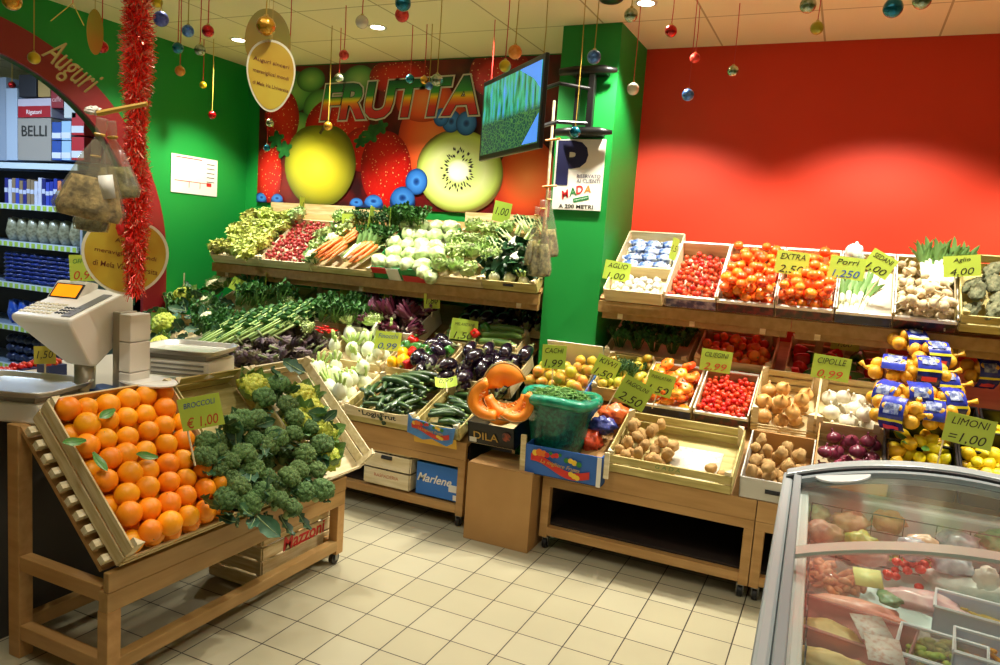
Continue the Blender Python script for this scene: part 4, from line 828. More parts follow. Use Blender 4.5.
# ---------------- lower left display ----------------
SL=lambda px,py,l=.12:(lambda n_,p0,dd:CAM+dd*((p0-CAM).dot(n_)/dd.dot(n_)))(Vector((0,-math.sin(R(25)),math.cos(R(25)))),Vector((0,3.6,.5))+Vector((0,-math.sin(R(25)),math.cos(R(25))))*l,ray(px,py))
crate('wooden crate of fennel at the front beside the courgettes',FB(-3.08,3.6,.50,20),.45,.40,.10,m=m_pale,nsl=2); crate('wooden crate of fennel behind the front fennel crate',FB(-3.10,4.02,.695,25),.45,.38,.10,m=m_wood,nsl=1)
crate('wooden crate of mixed peppers behind the courgettes',FB(-2.61,4.02,.695,25),.38,.34,.10,m=m_wood,nsl=1); crate('wooden crate of aubergines behind the pumpkin wedges',FB(-2.19,4.00,.69,25),.46,.36,.10,m=m_wood,nsl=1)
crate('wooden crate of dark purple artichokes on the left display',FB(-3.90,3.76,.58,25),.76,.55,.11,m=m_wood,nsl=1); crate('wooden crate of cauliflowers against the green wall',FB(-4.70,3.70,.55,25),.75,.60,.10,m=m_wood,nsl=1)
crate('wooden crate of celery and herbs in shade under the mural shelf',FB(-4.55,4.42,.88,25),.70,.45,.09,m=m_wood,nsl=1); crate('wooden crate of leafy escarole in shade under the mural shelf',FB(-3.80,4.42,.88,25),.75,.45,.09,m=m_wood,nsl=1)
carton_tray('white carton of radicchio with a dipped front edge',FB(-3.08,4.28,.84,25),.50,.40,.14,m_cardw,m_cardw,dip=.05)
crate('wooden crate of pale cucumbers above the aubergines',FB(-2.42,4.36,.87,25),.56,.22,.09,m=m_wood,nsl=1); crate('wooden crate of aubergines in shade beside the green pillar',FB(-2.4,4.62,.99,25),.64,.3,.09,m=m_wood,nsl=1)
fill(FB(-3.08,3.6,.50,20),.45,.40,24,.048,P_fen,'round white fennel bulb in the front fennel crate','fennel','fennel, front crate',up=upv(FB(0),.5),jit=.1,s=1.25,bias=.05); fill(FB(-3.10,4.02,.695,25),.45,.36,18,.048,P_fen,'round white fennel bulb in the rear fennel crate','fennel','fennel, rear crate',up=upv(FB(0),.5),jit=.1,s=1.25)
fill(FB(-3.90,3.76,.58,25),.76,.55,64,.044,P_art,'purple green artichoke on the left display','artichoke','artichokes',up='any',jit=.12)
for i in range(26):
    p=SL(238+9.2*(i%9)+rp.uniform(-3,3),341+8*(i//9)+rp.uniform(-2,2)+.5*(i%9),.175); place(P_art[i%2],T(*p)@spin(rp)@S(rp.uniform(.95,1.15)),'purple green artichoke in the top layer nearest the steel scale pan','artichoke','artichokes, top layer')
for i in range(12):
    p=SL(rp.uniform(155,228),rp.uniform(300,352),.14); place(P_par[0],T(*p)@RX(R(-30))@RZ(i)@S(1.2),'dark leafy bunch between the cauliflowers by the green wall','herb bunch','leafy bunches by the green wall')
F=FB(-2.60,3.6,.50,20)
for i in range(72):
    l=i//15; place(P_zuc[i%3],F@T(.06+.35*rp.random(),.02+.024*(i%15)+.006*l,.03+.027*l)@RZ(rp.uniform(-.5,.5)+(0 if i%3==0 else 1.57))@RY(R(90))@S(.85)@T(0,0,-.08),'dark green courgette in the LogisFrut crate','courgette','courgettes in the LogisFrut crate')
for i in range(4): place(P_zuc[2],F@T(.10+.04*i,.26+.03*i,.155)@RZ(-.15+.1*i)@RY(R(90))@S(1.25),'long dark courgette lying on top of the LogisFrut crate','courgette','long courgettes on top')
F=FB(-2.10,3.57,.51,20)
for i in range(22):
    l=i//9; place(P_zuc[i%3],F@T(.02+.10*rp.random(),.05+.038*(i%9),.03+.032*l)@RZ(rp.uniform(-.35,.45))@RY(R(90)),'dark green courgette in the low crate with the blue paper','courgette','courgettes in the low crate')
F=FB(-2.61,4.02,.695,25)
for i,(x,y,P) in enumerate([(.04,.03,P_pepY),(.11,.05,P_pepY),(.07,.12,P_pepY),(.15,.05,P_pepR),(.20,.10,P_pepR),(.13,.15,P_pepR),(.23,.15,P_pepG),(.19,.22,P_pepG),(.27,.20,P_pepG),(.26,.06,P_aub),(.32,.05,P_aub),(.31,.12,P_aub),(.10,.24,P_pepG),(.34,.25,P_pepG),(.20,.02,P_aub),(.15,.22,P_aub),(.23,.28,P_aub),(.05,.20,P_pepG),(.30,.30,P_aub),(.04,.28,P_pepR),(.35,.16,P_aub),(.28,.02,P_pepG)]):
    nm=P[0][0].replace('_',' '); place(P[0],F@T(x,y,.10+.01*(i%3))@(spin(rp) if P is not P_aub else RZ(rp.uniform(0,6))@RX(1.4)),'%s in the crate behind the courgettes'%nm,nm.split()[-1],'%ss behind the courgettes'%nm)
F=FB(-2.19,4.00,.69,25)
for i in range(30):
    l=i//14; place(P_aub[0],F@T(.05+.06*(i%7)+.02*l,.05+.19*((i//7)%2)+rp.uniform(-.02,.02),.05+.055*l)@RZ(rp.uniform(-.6,.6)+(3.14 if i%2 else 0))@RX(R(80)),'glossy dark aubergine in the crate above the pumpkin wedges','aubergine','aubergines above the pumpkins')
F=FB(-2.4,4.62,.99,25)
for i in range(20):
    place(P_aub[0],F@T(.05+.06*(i%10),.08+.14*(i//10),.06+.04*(i%2))@RZ(rp.uniform(-.6,.6))@RX(R(80))@S(1.1),'dark aubergine in shade beside the green pillar','aubergine','shaded aubergines')
F=FB(-2.42,4.36,.87,25)
for i in range(6): place(P_cuc[0],F@T(.02+.26*(i%2),.03+.05*(i//2),.075+.01*i)@RZ(rp.uniform(-.15,.15))@RY(R(90))@S(.95),'long pale green cucumber lying across the crate above the aubergines','cucumber','pale cucumbers')
place(P_pepG[0],F@T(.30,.12,.13)@spin(rp),'pale green pepper beside the curled price card','pepper'); place(P_pepR[0],F@T(.26,.05,.13)@RX(1)@S(.8),'red pepper half hidden under the curled price card','pepper')
F=FB(-3.08,4.28,.84,25)
for i in range(30): place(P_radi[i%2],F@T(.05+.10*(i%5)+rp.uniform(-.02,.02),.06+.11*((i//5)%3),.08+.06*(i//15))@RZ(rp.uniform(0,6.28))@RX(rp.uniform(.8,1.5))@S(.9),'dark red radicchio in the white carton','radicchio','radicchio heads')
for i in range(14): 
    p=SL(392+rp.uniform(-22,34),312+rp.uniform(-8,8),.2); place(P_radi[i%2],T(*p)@RZ(rp.uniform(0,6.28))@RX(rp.uniform(.6,1.4)),'loose dark red radicchio behind the white carton','radicchio','loose radicchio behind the carton')
for i in range(9):
    p=SL(352+10*(i%4)+rp.uniform(-5,5),300+11*(i//3),.18); place(P_lett2[i%2],T(*p)@upv(T(0,0,0),.5)()@S(.75),'green escarole head in the middle of the left display','escarole','escarole heads')
for i in range(8):
    p=SL(322+12*(i%4),312+10*(i//4),.2); place(P_par[0],T(*p)@RX(R(-30))@RZ(i)@S(1.1),'dark parsley bunch between artichokes and escarole','herb bunch','parsley in the left display')
for i in range(12):
    p=SL(322+rp.uniform(-7,9),330+rp.uniform(-4,4),.19); obj('red_chilli',MB().tube([(0,0,0),(.03,.004,.004),(.06,0,.012)],[.007,.006,.001],8).mesh('red_chilli',MATS['red_pepper_skin']) if i==0 else bpy.data.objects['red_chilli'].data,T(*p)@RZ(rp.uniform(0,6)),None,'small red chilli above the rear fennel crate','chilli','red chillies')
for i,(px,py,s_) in enumerate([(184,296,1.1),(164,324,1.25),(215,286,.95),(203,302,.8),(160,345,1.0),(208,318,.8)]):
    p=SL(px,py,.20); place((P_cau if i in (0,1,4) else P_cauw)[i%len(P_cau if i in (0,1,4) else P_cauw)],T(*p)@upv(T(0,0,0),.2)()@S(s_),'yellow green cauliflower near the green wall left of the celery' if i in (0,1,4) else 'pale cauliflower half wrapped in leaves near the green wall','cauliflower','yellow cauliflowers by the green wall' if i in (0,1,4) else 'pale cauliflowers by the green wall')
for i in range(90):
    p=SL(185+rp.uniform(-38,40),314+rp.uniform(-32,40),.12+.09*rp.random()); place(P_bleaf[i%3],T(*p)@upv(T(0,0,0),1.0)()@S(rp.uniform(.6,1.0)),'blue green cabbage leaf among the cauliflowers by the green wall','leaf','cabbage leaves by the green wall')
for i in range(15):
    p=SL(192+6.5*i,352-1.2*i-5*(i%3),.19); place(P_cel2[0],T(*p)@RZ(R(-28)+rp.uniform(-.12,.12))@RX(R(-62))@S(1.15),'long pale green celery stalk bundle leaning up from the artichokes','celery','long celery on the left display')
for i in range(10):
    p=SL(236+9*(i%6)+rp.uniform(-5,5),296+9*(i//5),.2); place(P_par[0],T(*p)@RX(R(-30))@RZ(i)@S(1.3),'bright green parsley bunch above the celery','herb bunch','parsley above the celery')
for i,(px,py) in enumerate([(286,325),(296,310),(302,322),(278,312),(290,302),(310,330),(275,330)]):
    p=SL(px,py,.2); place(P_endive[i%2],T(*p)@upv(T(0,0,0),.4)()@S(.6),'pale green romaine heart behind the artichokes','lettuce','romaine hearts behind the artichokes')
place(P_cauw[0],T(*SL(225,282,.26))@upv(T(0,0,0))()@S(.8),'shaded cauliflower directly under the left end of the mural shelf','cauliflower')
# pumpkin wedges
pw=[pumpkin(0,1.25,.15,.8),pumpkin(0,.9,.15,.85),pumpkin(0,1.0,.15,.85,.12)]
for i,(px,py,D,rot,s_,lab) in enumerate([(505,388,3.98,RZ(R(24))@RY(R(-105)),.92,'large pumpkin wedge lying on top with its rounded orange flesh upward'),(494,398,3.88,RZ(R(24))@RX(R(-8))@RY(R(160)),.95,'pumpkin wedge standing on its tip at the left of the black carton'),(507,392,3.93,RZ(R(24))@RX(R(-14))@RY(R(85)),1.0,'pumpkin wedge with seeds lying in the middle of the black carton'),(514,401,3.88,RZ(R(34))@RX(R(-10))@RY(R(50)),.8,'pumpkin wedge at the lower right of the black carton')]):
    place(pw[(2,0,1,1)[i]],T(*atd(px,py,D))@rot@S(s_),lab,'pumpkin',None)
place(pw[2],T(*atd(500,404,4.02))@RZ(R(24))@RY(R(80))@S(.8),'solid pumpkin chunk at the bottom of the black carton','pumpkin')
# green bean bag
bx=-1.315; t=thing('bean_bag','green net bag rolled open and full of green beans','bag',T(bx,3.72,.50)@S(1.08,1.08,1.22))
m_net=mat('green_net','0B7458',.3,0,'063E30',60,.5,.8,180,coat=.3)
mb=MB(); prof=[(.09,.0),(.125,.01),(.142,.08),(.155,.16),(.175,.20),(.190,.225),(.197,.24),(.188,.262),(.168,.268),(.155,.255),(.150,.20)]
mb.lathe(prof,40); mb.v=[(x*(1+.07*noise.noise(Vector((x*14,y*14,z*9)))),y*.85*(1+.07*noise.noise(Vector((x*14,y*14,z*9+5)))),z+.012*noise.noise(Vector((x*20,y*20,3)))) for x,y,z in mb.v]
part('net_sack',mb,m_net,t,smooth=True)
mb=MB(); mb.tube([(.185*math.cos(a)*(1+.03*math.sin(5*a)),.157*math.sin(a),.250+.008*math.sin(3*a)) for a in [2*PI*i/40 for i in range(41)]],.024,8); part('rolled_rim',mb,mat('green_net_rim','0E9672',.3,0,'0B7458',30,.5,.6,120,coat=.4),t,smooth=True)
mb=MB(); rb=random.Random(2)
for i in range(620):
    a=rb.uniform(0,6.28); q=.145*math.sqrt(rb.random()); x,y=q*math.cos(a),.85*q*math.sin(a); z=.30-.9*q*q*2+rb.uniform(-.02,.012)-.02
    b=rb.uniform(0,PI); l=.045*rb.uniform(.7,1.2); dx,dy,dz=l*math.cos(b),l*math.sin(b),rb.uniform(-.012,.012); mb.tube([(x-dx,y-dy,z-dz),(x,y,z+.006),(x+dx,y+dy,z+dz)],[.0025,.0036,.0022],4)
obj('green_beans',mb.mesh('green_beans',mat('green_bean_skin','4E8236',.4,0,'7CA850',30,.45)),T(bx,3.72,.50)@S(1.08,1.08,1.22),None,'heap of thin green beans filling the green net bag','beans',None,'stuff')
# net packs beside the beans
def pack(px,py,D,sx,sy,sz,c,name,label,cat,rot=0,c2=None):
    mb=MB().ball(1,sc=(sx,sy,sz),amp=.45,freq=2.8,seed=px,nu=24,nv=14); return obj(name,mb.mesh(name,mat(name+'_skin'+c,c,.3,0,c2,40,.45,.6,90,coat=.3)),T(*atd(px,py,D))@RZ(rot),None,label,cat)
pack(592,440,4.0,.055,.06,.06,'E85A30','orange_net_bag','red orange netted bag low beside the green bean bag','bag',0,'C83A1C')
pack(615,414,4.1,.085,.06,.05,'F07838','orange_net_bag','orange netted bag lying on the blue packet beside the green bean bag','bag',.3,'D84A20')
pack(603,425,4.0,.075,.05,.045,'2A3480','blue_packet','dark blue packet squeezed between the two orange netted bags','packet',.2,'5A62A8')
# netted onion bags with blue labels
m_netlab=mat('blue_net_label','151B72',.25,0,'2A3CB0',20,.5,.4,30,coat=.5); m_netyel=mat('label_yellow','E8DC30',.4); m_pink=mat('label_pink','E84A6A',.4); m_ns=mat('netted_onion','E6B030',.4,.08,'C88418',18,.45,.5,140)
def netbag(s):
    r=random.Random(s); mb=MB()
    for i in range(6): mb.ball(.033,(-.066+.066*(i%3)+r.uniform(-.006,.006),-.03+.06*(i//3),r.uniform(-.004,.012)),nu=14,nv=9)
    for i in range(2): mb.ball(.03,(-.03+.06*i,0,.045),nu=14,nv=9)
    mb.tube([(.09,0,.0),(.12,.01,.01),(.14,.0,.03)],[.02,.006,.014],6)
    def patch(x0,x1,y0,y1,q,rr=.075):
        m=MB(); n=9; nn=6; vs=[]
        for i in range(n+1):
            for j in range(nn+1):
                x=x0+(x1-x0)*j/nn; a=(y0+(y1-y0)*i/n)/.07; R0=rr+q+.006*noise.noise(Vector((x*40,a*3,s))); vs.append((x,R0*math.sin(a),R0*math.cos(a)-.006))
        m.add(vs,[(i*(nn+1)+j,i*(nn+1)+j+1,(i+1)*(nn+1)+j+1,(i+1)*(nn+1)+j) for i in range(n) for j in range(nn)]); return m
    lab=patch(-.048,.05,-.12,.05,.004); ye=patch(-.049,.051,-.060,-.050,.006)
    pk_=patch(-.03,.032,-.10,-.080,.0065); wh=patch(-.03,.03,-.03,.012,.0065)
    return ('netted_onions',mb.mesh('netted_onions',m_ns),[('label_wrap',lab.mesh('label_wrap',m_netlab)),('label_stripe',ye.mesh('label_stripe',m_netyel)),('label_print',pk_.mesh('label_print',m_pink)),('label_picture',wh.mesh('label_picture',mat('label_picture','3A4A8A',.3,0,'B8C4D8',60,.42)))])
NB=[netbag(i) for i in (1,2,3)]
bl=['top bag of the netted onion heap lying under the garlic tray','small bag end at the upper right of the netted onion heap','bag with a pink printed label in the upper middle of the onion heap','bag showing yellow onions at the left of the onion heap','middle bag of the onion heap with its blue label facing up','centre right bag of the onion heap','lower left bag of the onion heap hanging toward the white onions','lower centre bag of the onion heap with a dark blue label','lower right bag of the onion heap close to the lemons','bottom bag of the onion heap on the black crate edge','separate netted onion bag standing right of the heap','bag at the bottom left corner of the onion heap']
for i,(px,py,D,a,b,c) in enumerate([(910,344,3.83,.2,.25,0),(948,345,3.88,1.2,.4,0),(932,356,3.73,.1,.5,0),(893,371,3.68,-.3,.6,3.1),(925,372,3.63,-.1,.5,0),(940,386,3.63,.2,.55,0),(892,397,3.53,-.9,.9,0),(915,398,3.48,0,.9,0),(945,404,3.48,.3,.7,0),(930,416,3.43,-.2,.9,3.1),(982,372,3.83,.1,1.0,0),(896,412,3.43,-.6,1.1,0)]):
    place(NB[i%3],T(*atd(px,py,D))@RZ(a+.25)@RX(b)@RZ(c)@S(1.06),bl[i],'bag of onions','netted onion bags')
# ---------------- price cards ----------------
def fit(s,w,h,m,bold=0,shear=0):
    me=textmesh(s,.1,m,bold,shear,.0003); xs=[v.co.x for v in me.vertices]; ys=[v.co.y for v in me.vertices]
    k=min(w/(max(xs)-min(xs)),h/(max(ys)-min(ys))*1.3); kx=w/(max(xs)-min(xs)); ky=h/(max(ys)-min(ys)); cx=(max(xs)+min(xs))/2; cy=(max(ys)+min(ys))/2
    return me,S(min(kx,ky*1.25),min(ky,kx*1.25),1)@T(-cx,-cy,0)
def card(px,py,y,w,h,lines,label,yaw=0,roll=0,tilt=0,stick=.12,sx=.0,inks=None,m=None,curl=0):
    p=aty(px,py,y) if y>0 else atd(px,py,-y); D=(p-CAM).dot(FW); W=w*D/FPX; H_=h*D/FPX
    v=(CAM-p); az=math.atan2(v.y,v.x)+R(90)
    M=T(*p)@RZ(az+R(yaw))@RX(R(90-tilt))@RZ(R(roll))
    t=thing('price_card',label,'price card',M)
    mb=MB(); n=8; vs=[]
    for i in range(n+1):
        u=-.5+i/n; z=curl*(u*u*4-1)*W*.3
        for e in (0,.0015):
            vs+= [(u*W,-H_/2,z+e),(u*W,H_/2,z+e)]
    fs=[]
    for i in range(n):
        b=4*i; fs+=[(b+2,b+6,b+7,b+3),(b,b+1,b+5,b+4),(b,b+4,b+6,b+2),(b+1,b+3,b+7,b+5)]
    fs+=[(0,2,3,1),(4*n,4*n+1,4*n+3,4*n+2)]; mb.add(vs,fs); part('card',mb,m or m_card_y,t)
    if stick: part('stick',MB().tube([(sx*W,-H_*.1,-.003),(sx*W,-H_/2-stick,-.003)],.0035,6),m_pale,t)
    nl=len(lines); 
    for i,s in enumerate(lines):
        hh=H_*.62/nl; me,K=fit(s,W*.76,hh*(1.2 if i==nl-1 and nl>1 else .8),(inks or [m_ink]*nl)[i],0,.25)
        part('handwriting',me,None,t,M=T(0,H_*(.27-.56*i/max(1,nl-1)) if nl>1 else 0,.0022)@RZ(R(2))@K)
    return t
card(201,412,-2.62,40,33,['BROCCOLI','€ 1,00'],'lime price card on a stick in the broccoli crate, reading 1,00',roll=12,yaw=-8,stick=.13,sx=-.4,inks=[m_blueink,m_redink])
card(85,268,-2.95,27,26,['OFFERTA','0,90'],'yellow green price card behind the scale head',roll=3,stick=.05,inks=[m_grn,m_redink])
card(45,355,-2.98,19,18,['1,50'],'small yellow price card standing at the red punnets left of the scale',stick=.05,inks=[m_ink],m=mat('price_card_yellow','C8B83A',.55))
card(331,307,4.35,24,18,['CARCIOFI','0,50'],'price card in shade above the red chillies',roll=6,sx=.2,stick=.16)
card(346,287,4.45,12,17,['0,80'],'narrow price card hanging below the mural shelf near the parsley',yaw=30,roll=-8)
card(390,306,4.45,18,20,['1,20'],'tilted price card standing in front of the radicchio pile',yaw=20,roll=-12,stick=.06)
card(388,341,4.05,26,19,['Finocchi','0,99'],'price card with blue handwriting above the yellow peppers',roll=-3,stick=.14,sx=-.3,inks=[m_blueink,m_blueink])
card(432,301,4.4,16,15,['1,80'],'price card peeking below the mural shelf over the radicchio',roll=3,stick=.06)
card(464,330,4.3,27,21,['MELANZANE','1,50'],'curled lime price card above the pale cucumbers',roll=-6,yaw=12,stick=.08,sx=-.5,curl=.5)
card(446,381,3.75,22,11,['0,99'],'small crumpled price card in front of the aubergines',roll=8,tilt=40,stick=.04,curl=.7)
card(350,222,4.6,16,16,['1,20'],'dark lime price card standing in the carrots under the yellow apple',roll=2,stick=.04,sx=-.4)
card(371,218,4.55,9,24,['1,50'],'narrow angled price card between the carrots and parsley',yaw=62,roll=-14,stick=.07)
card(390,221,4.55,5,26,['1,0'],'edge on price card in front of the curly parsley',yaw=80,roll=-3,stick=.07)
card(302,205,4.75,8,16,['1,0'],'pale price tag standing behind the cauliflowers on the mural shelf',yaw=55,stick=.16)
card(454,238,4.7,9,22,['0,8'],'narrow price card leaning among the pale lettuces',yaw=60,roll=-12)
card(502,212,4.75,18,20,['1,00'],'light price card standing over the celery hearts below the kiwi',roll=-8,yaw=15,stick=.12,sx=-.4)
card(238,285,4.3,14,13,['1,20'],'small lime price card lying on the celery at the left',roll=-25,stick=.02)
card(266,283,4.35,5,22,['1,0'],'edge on price card on a stick over the artichokes',yaw=78,stick=.14)
card(184,282,4.3,5,18,['1,0'],'edge on wooden tagged card by the cauliflowers at the green wall',yaw=78,stick=.06,m=m_pale)
card(554,357,3.95,24,24,['CACHI','1,99'],'dark lime price card standing behind the green bag of beans',roll=0,stick=.10)
card(606,368,4.12,24,22,['KIWI','1,50'],'tilted price card left of the small yellow green tomatoes',roll=-20,stick=.10,sx=-.4)
card(634,393,3.85,32,27,['FAGIOLINI','2,50'],'large tilted lime price card directly above the potatoes',roll=-24,stick=.08,sx=-.5)
card(660,384,4.0,27,23,['INSALATARI','1,50'],'price card tilted in front of the ribbed tomatoes',roll=-12,stick=.08)
card(716,361,4.2,30,22,['CILIEGINI','2,99'],'CILIEGINI price card above the bright cherry tomatoes',roll=-3,stick=.14,sx=-.35,inks=[m_ink,m_redink])
card(831,368,4.2,35,24,['CIPOLLE','0,99'],'CIPOLLE price card reading 0,99 above the white onions',roll=-3,stick=.10,sx=-.4,inks=[m_ink,m_redink])
card(969,431,3.72,43,30,['LIMONI','=1,00'],'LIMONI price card reading 1,00 above the front lemon crate',roll=-5,stick=.16,sx=-.45)
card(617,271,4.4,26,19,['AGLIO','1,00'],'pale price card on the left edge of the packet crate',roll=-6,stick=.02)
card(674,249,4.55,11,22,['1,5'],'folded price card between the packets and the cherry tomatoes',yaw=55,roll=-14,stick=.03)
card(792,263,4.42,31,23,['EXTRA','2,50'],'dark lime EXTRA price card over the tomatoes on the upper shelf',roll=-4,stick=.16,sx=-.42)
card(847,268,4.38,33,22,['Porri','1,250'],'light Porri price card over the leeks on the upper shelf',roll=-4,stick=.17,sx=-.42,inks=[m_ink,m_blueink])
card(880,264,4.38,26,22,['SEDANI','1,00'],'dark diamond tilted price card above the bare white sheet',roll=-28,yaw=-8,stick=.15,sx=.3)
card(962,266,4.38,32,21,['Aglio','4,00'],'light price card between the garlic heap and the grey roots',roll=8,stick=.15,sx=-.2)
card(845,345,4.75,26,11,['1,00'],'dim price card in shade under the right upper shelf',stick=.02)
# ---------------- parking sign on the pillar ----------------
t=thing('parking_sign','white parking sign with a navy P on the green pillar','sign',T(-1.552,4.388,2.055))
part('board',MB().box(-.157,.157,-.006,.006,-.213,.213),m_white,t,bev=.001)
def st(s,x,z,w,h,m,bold=0,rot=0,shear=0):
    me,K=fit(s,w,h,m,bold,shear); part('lettering',me,None,t,M=T(x,-.0075,z)@RY(R(-rot))@RX(R(90))@K)
st('P',-.045,.07,.20,.27,m_navy,.006); st('RISERVATO',.068,-.008,.15,.022,m_navy,0); st('AI CLIENTI',.068,-.036,.15,.022,m_navy,0); st('A 200 METRI',0,-.192,.28,.024,m_black,.0015)
st('M',-.075,-.12,.05,.05,m_red,.002,18,.2); st('A',-.03,-.105,.048,.05,m_grn,.002,16,.2); st('D',.015,-.09,.048,.05,m_red,.002,14,.2); st('A',.065,-.085,.045,.045,mat('sign_orange','E8862A',.5),.002,8,.2)
part('printed_capsule',MB().box(-.05,.05,-.0075,-.006,-.012,.012,M=T(.03,0,-.145)@RY(R(-14))),m_grn,t); st('supermercati',.03,-.145,.085,.012,m_white,0,14)
# ---------------- notice on the left wall ----------------
t=thing('wall_notice','white notice sheet with red lines on the green left wall','notice',T(-4.797,4.437,1.975))
part('sheet',MB().box(0,.003,-.232,.232,-.147,.147),m_white,t)
for a in ((-.19,.07,.125,.132),(-.20,.15,-.055,-.05),(-.06,-.055,-.10,-.05),(.05,.055,-.10,-.05),(.12,.17,-.075,-.045)): part('red_line',MB().box(.003,.004,*a),m_red,t)
for i in range(5): part('black_line',MB().box(.003,.004,.12,.20,.10-.035*i,.106-.035*i),m_dark,t)
# ---------------- screen and bracket ----------------
A=atd(481,123,4.45); B_=atd(543,97,3.65); ex=(B_-A); Wt=Vector((ex.x,ex.y,0)).length; ang=math.atan2(ex.y,ex.x); c=(A+B_)/2
t=thing('wall_screen','black framed flat screen showing green stalks, angled out from the pillar','screen',T(*c)@RZ(ang)@RX(R(0)))
part('casing',MB().box(-Wt/2,Wt/2,0,.022,-.235,.225),m_black,t,bev=.006)
def scrm():
    m=bpy.data.materials.new('screen_picture'); m.use_nodes=True; N=m.node_tree.nodes; L=m.node_tree.links; b=N['Principled BSDF']; b.inputs['Roughness'].default_value=.2; b.inputs['Base Color'].default_value=(.01,.01,.01,1)
    tc=N.new('ShaderNodeTexCoord'); mp=N.new('ShaderNodeMapping'); mp.inputs['Scale'].default_value=(16,1,1.6); L.new(tc.outputs['Generated'],mp.inputs[0])
    n=N.new('ShaderNodeTexNoise'); n.inputs['Scale'].default_value=1.3; n.inputs['Detail'].default_value=3; L.new(mp.outputs[0],n.inputs['Vector'])
    r=N.new('ShaderNodeValToRGB'); L.new(n.outputs['Fac'],r.inputs[0]); e=r.color_ramp.elements; st_=[(.3,'0C2A1C'),(.42,'1E7A4A'),(.52,'3FA878'),(.6,'3C8AB8'),(.7,'5A9AE0')]
    while len(e)<5: e.new(.5)
    for q,(p,cc) in zip(e,st_): q.position=p;q.color=hx(cc)
    v=N.new('ShaderNodeTexVoronoi'); v.feature='DISTANCE_TO_EDGE'; v.inputs['Scale'].default_value=18; mp2=N.new('ShaderNodeMapping'); mp2.inputs['Scale'].default_value=(1.6,1,1); L.new(tc.outputs['Generated'],mp2.inputs[0]); L.new(mp2.outputs[0],v.inputs['Vector'])
    r2=N.new('ShaderNodeValToRGB'); L.new(v.outputs[0],r2.inputs[0]); r2.color_ramp.elements[0].color=hx('4A7A3A'); r2.color_ramp.elements[0].position=.02; r2.color_ramp.elements[1].color=hx('123A34'); r2.color_ramp.elements[1].position=.12
    sp=N.new('ShaderNodeSeparateXYZ'); L.new(tc.outputs['Generated'],sp.inputs[0]); lt=N.new('ShaderNodeMapRange'); lt.inputs[1].default_value=.52; lt.inputs[2].default_value=.42; L.new(sp.outputs[2],lt.inputs[0])
    mx=N.new('ShaderNodeMix'); mx.data_type='RGBA'; L.new(lt.outputs[0],mx.inputs[0]); L.new(r.outputs[0],mx.inputs[6]); L.new(r2.outputs[0],mx.inputs[7])
    L.new(mx.outputs[2],b.inputs['Emission Color']); b.inputs['Emission Strength'].default_value=1.0; return m
part('display',MB().box(-Wt/2+.03,Wt/2-.03,-.002,0,-.205,.195),scrm(),t)
sky_=mat('screen_sky','4A86E0',.3,emit=.9); mb=MB(); mb.add([(Wt/2-.31,-.0035,.1945),(Wt/2-.031,-.0035,.1945),(Wt/2-.031,-.0035,.06),(Wt/2-.12,-.0035,.12)],[(0,3,2,1)]); mb.add([(Wt/2-.031,-.0035,-.2),(Wt/2-.031,-.0035,-.06),(Wt/2-.22,-.0035,-.2)],[(0,1,2)]); part('display_sky',mb,sky_,t)
t=thing('screen_bracket','black double armed wall bracket on the green pillar behind the screen','bracket',T(-1.53,4.4,2.45))
for z in (2.655,2.30):
    part('cross_bar',MB().tube([(-1.70,4.33,z),(-1.60,4.32,z+.004),(-1.42,4.32,z+.004),(-1.345,4.33,z)],[.022,.027,.027,.012],10,M=T(1.53,-4.4,-2.45)),m_black,t,smooth=True)
    part('wall_plate',MB().box(-.10,.12,-.07,0,z-2.45-.02,z-2.45+.02),m_black,t)
part('upright',MB().box(.02,.06,-.09,-.05,-.16,.22),m_black,t,bev=.004); part('upright',MB().box(-.06,-.035,-.09,-.05,-.16,.22),m_black,t,bev=.004)
q=(c-Vector((1*-1.53,4.4,2.45))); 
for dz in (.10,-.10): part('arm',MB().tube([(.03,-.08,dz),(-.12,-.20,dz*1.1),(q.x+.05,q.y+.08,q.z+dz)],.012,8),m_black,t)
# ---------------- hanging baubles ----------------
def mb_mat(n,c,metal=.75,r=.22,c2=None): return mat('bauble_'+n,c,r,0,c2,60,.5,.3 if c2 else 0,60,metal=metal,coat=.5)
BM={'red':mb_mat('red','C0141A'),'mred':mb_mat('glitter_red','B8141A',.5,.4,'F05040'),'gold':mb_mat('gold','D8A030'),'yel':mb_mat('yellow','D8B820',.6,.3),'org':mb_mat('orange','E08020',.4,.45,'F0A040'),'blue':mb_mat('blue','1E50B0',.6,.3,'6AA0E8'),'teal':mb_mat('teal','0E7A96'),'clr':mb_mat('silver_green','C8CDB8',.8,.2,'6E8A5A'),'pearl':mb_mat('pearl','E0DCC8',.2,.25),'dblue':mb_mat('mesh_blue','2A3E96',.4,.4,'5A6ED0'),'oli':mb_mat('olive','A8A020',.4,.4)}
CN={'red':'shiny red','mred':'glittering red','gold':'golden','yel':'yellow','org':'matt orange','blue':'speckled blue','teal':'teal blue','clr':'silvery mottled','pearl':'pearl white','dblue':'dark blue mesh','oli':'olive yellow'}
m_strr=mat('red_string','C83028',.5); m_strg=mat('gold_string','B8983A',.5)
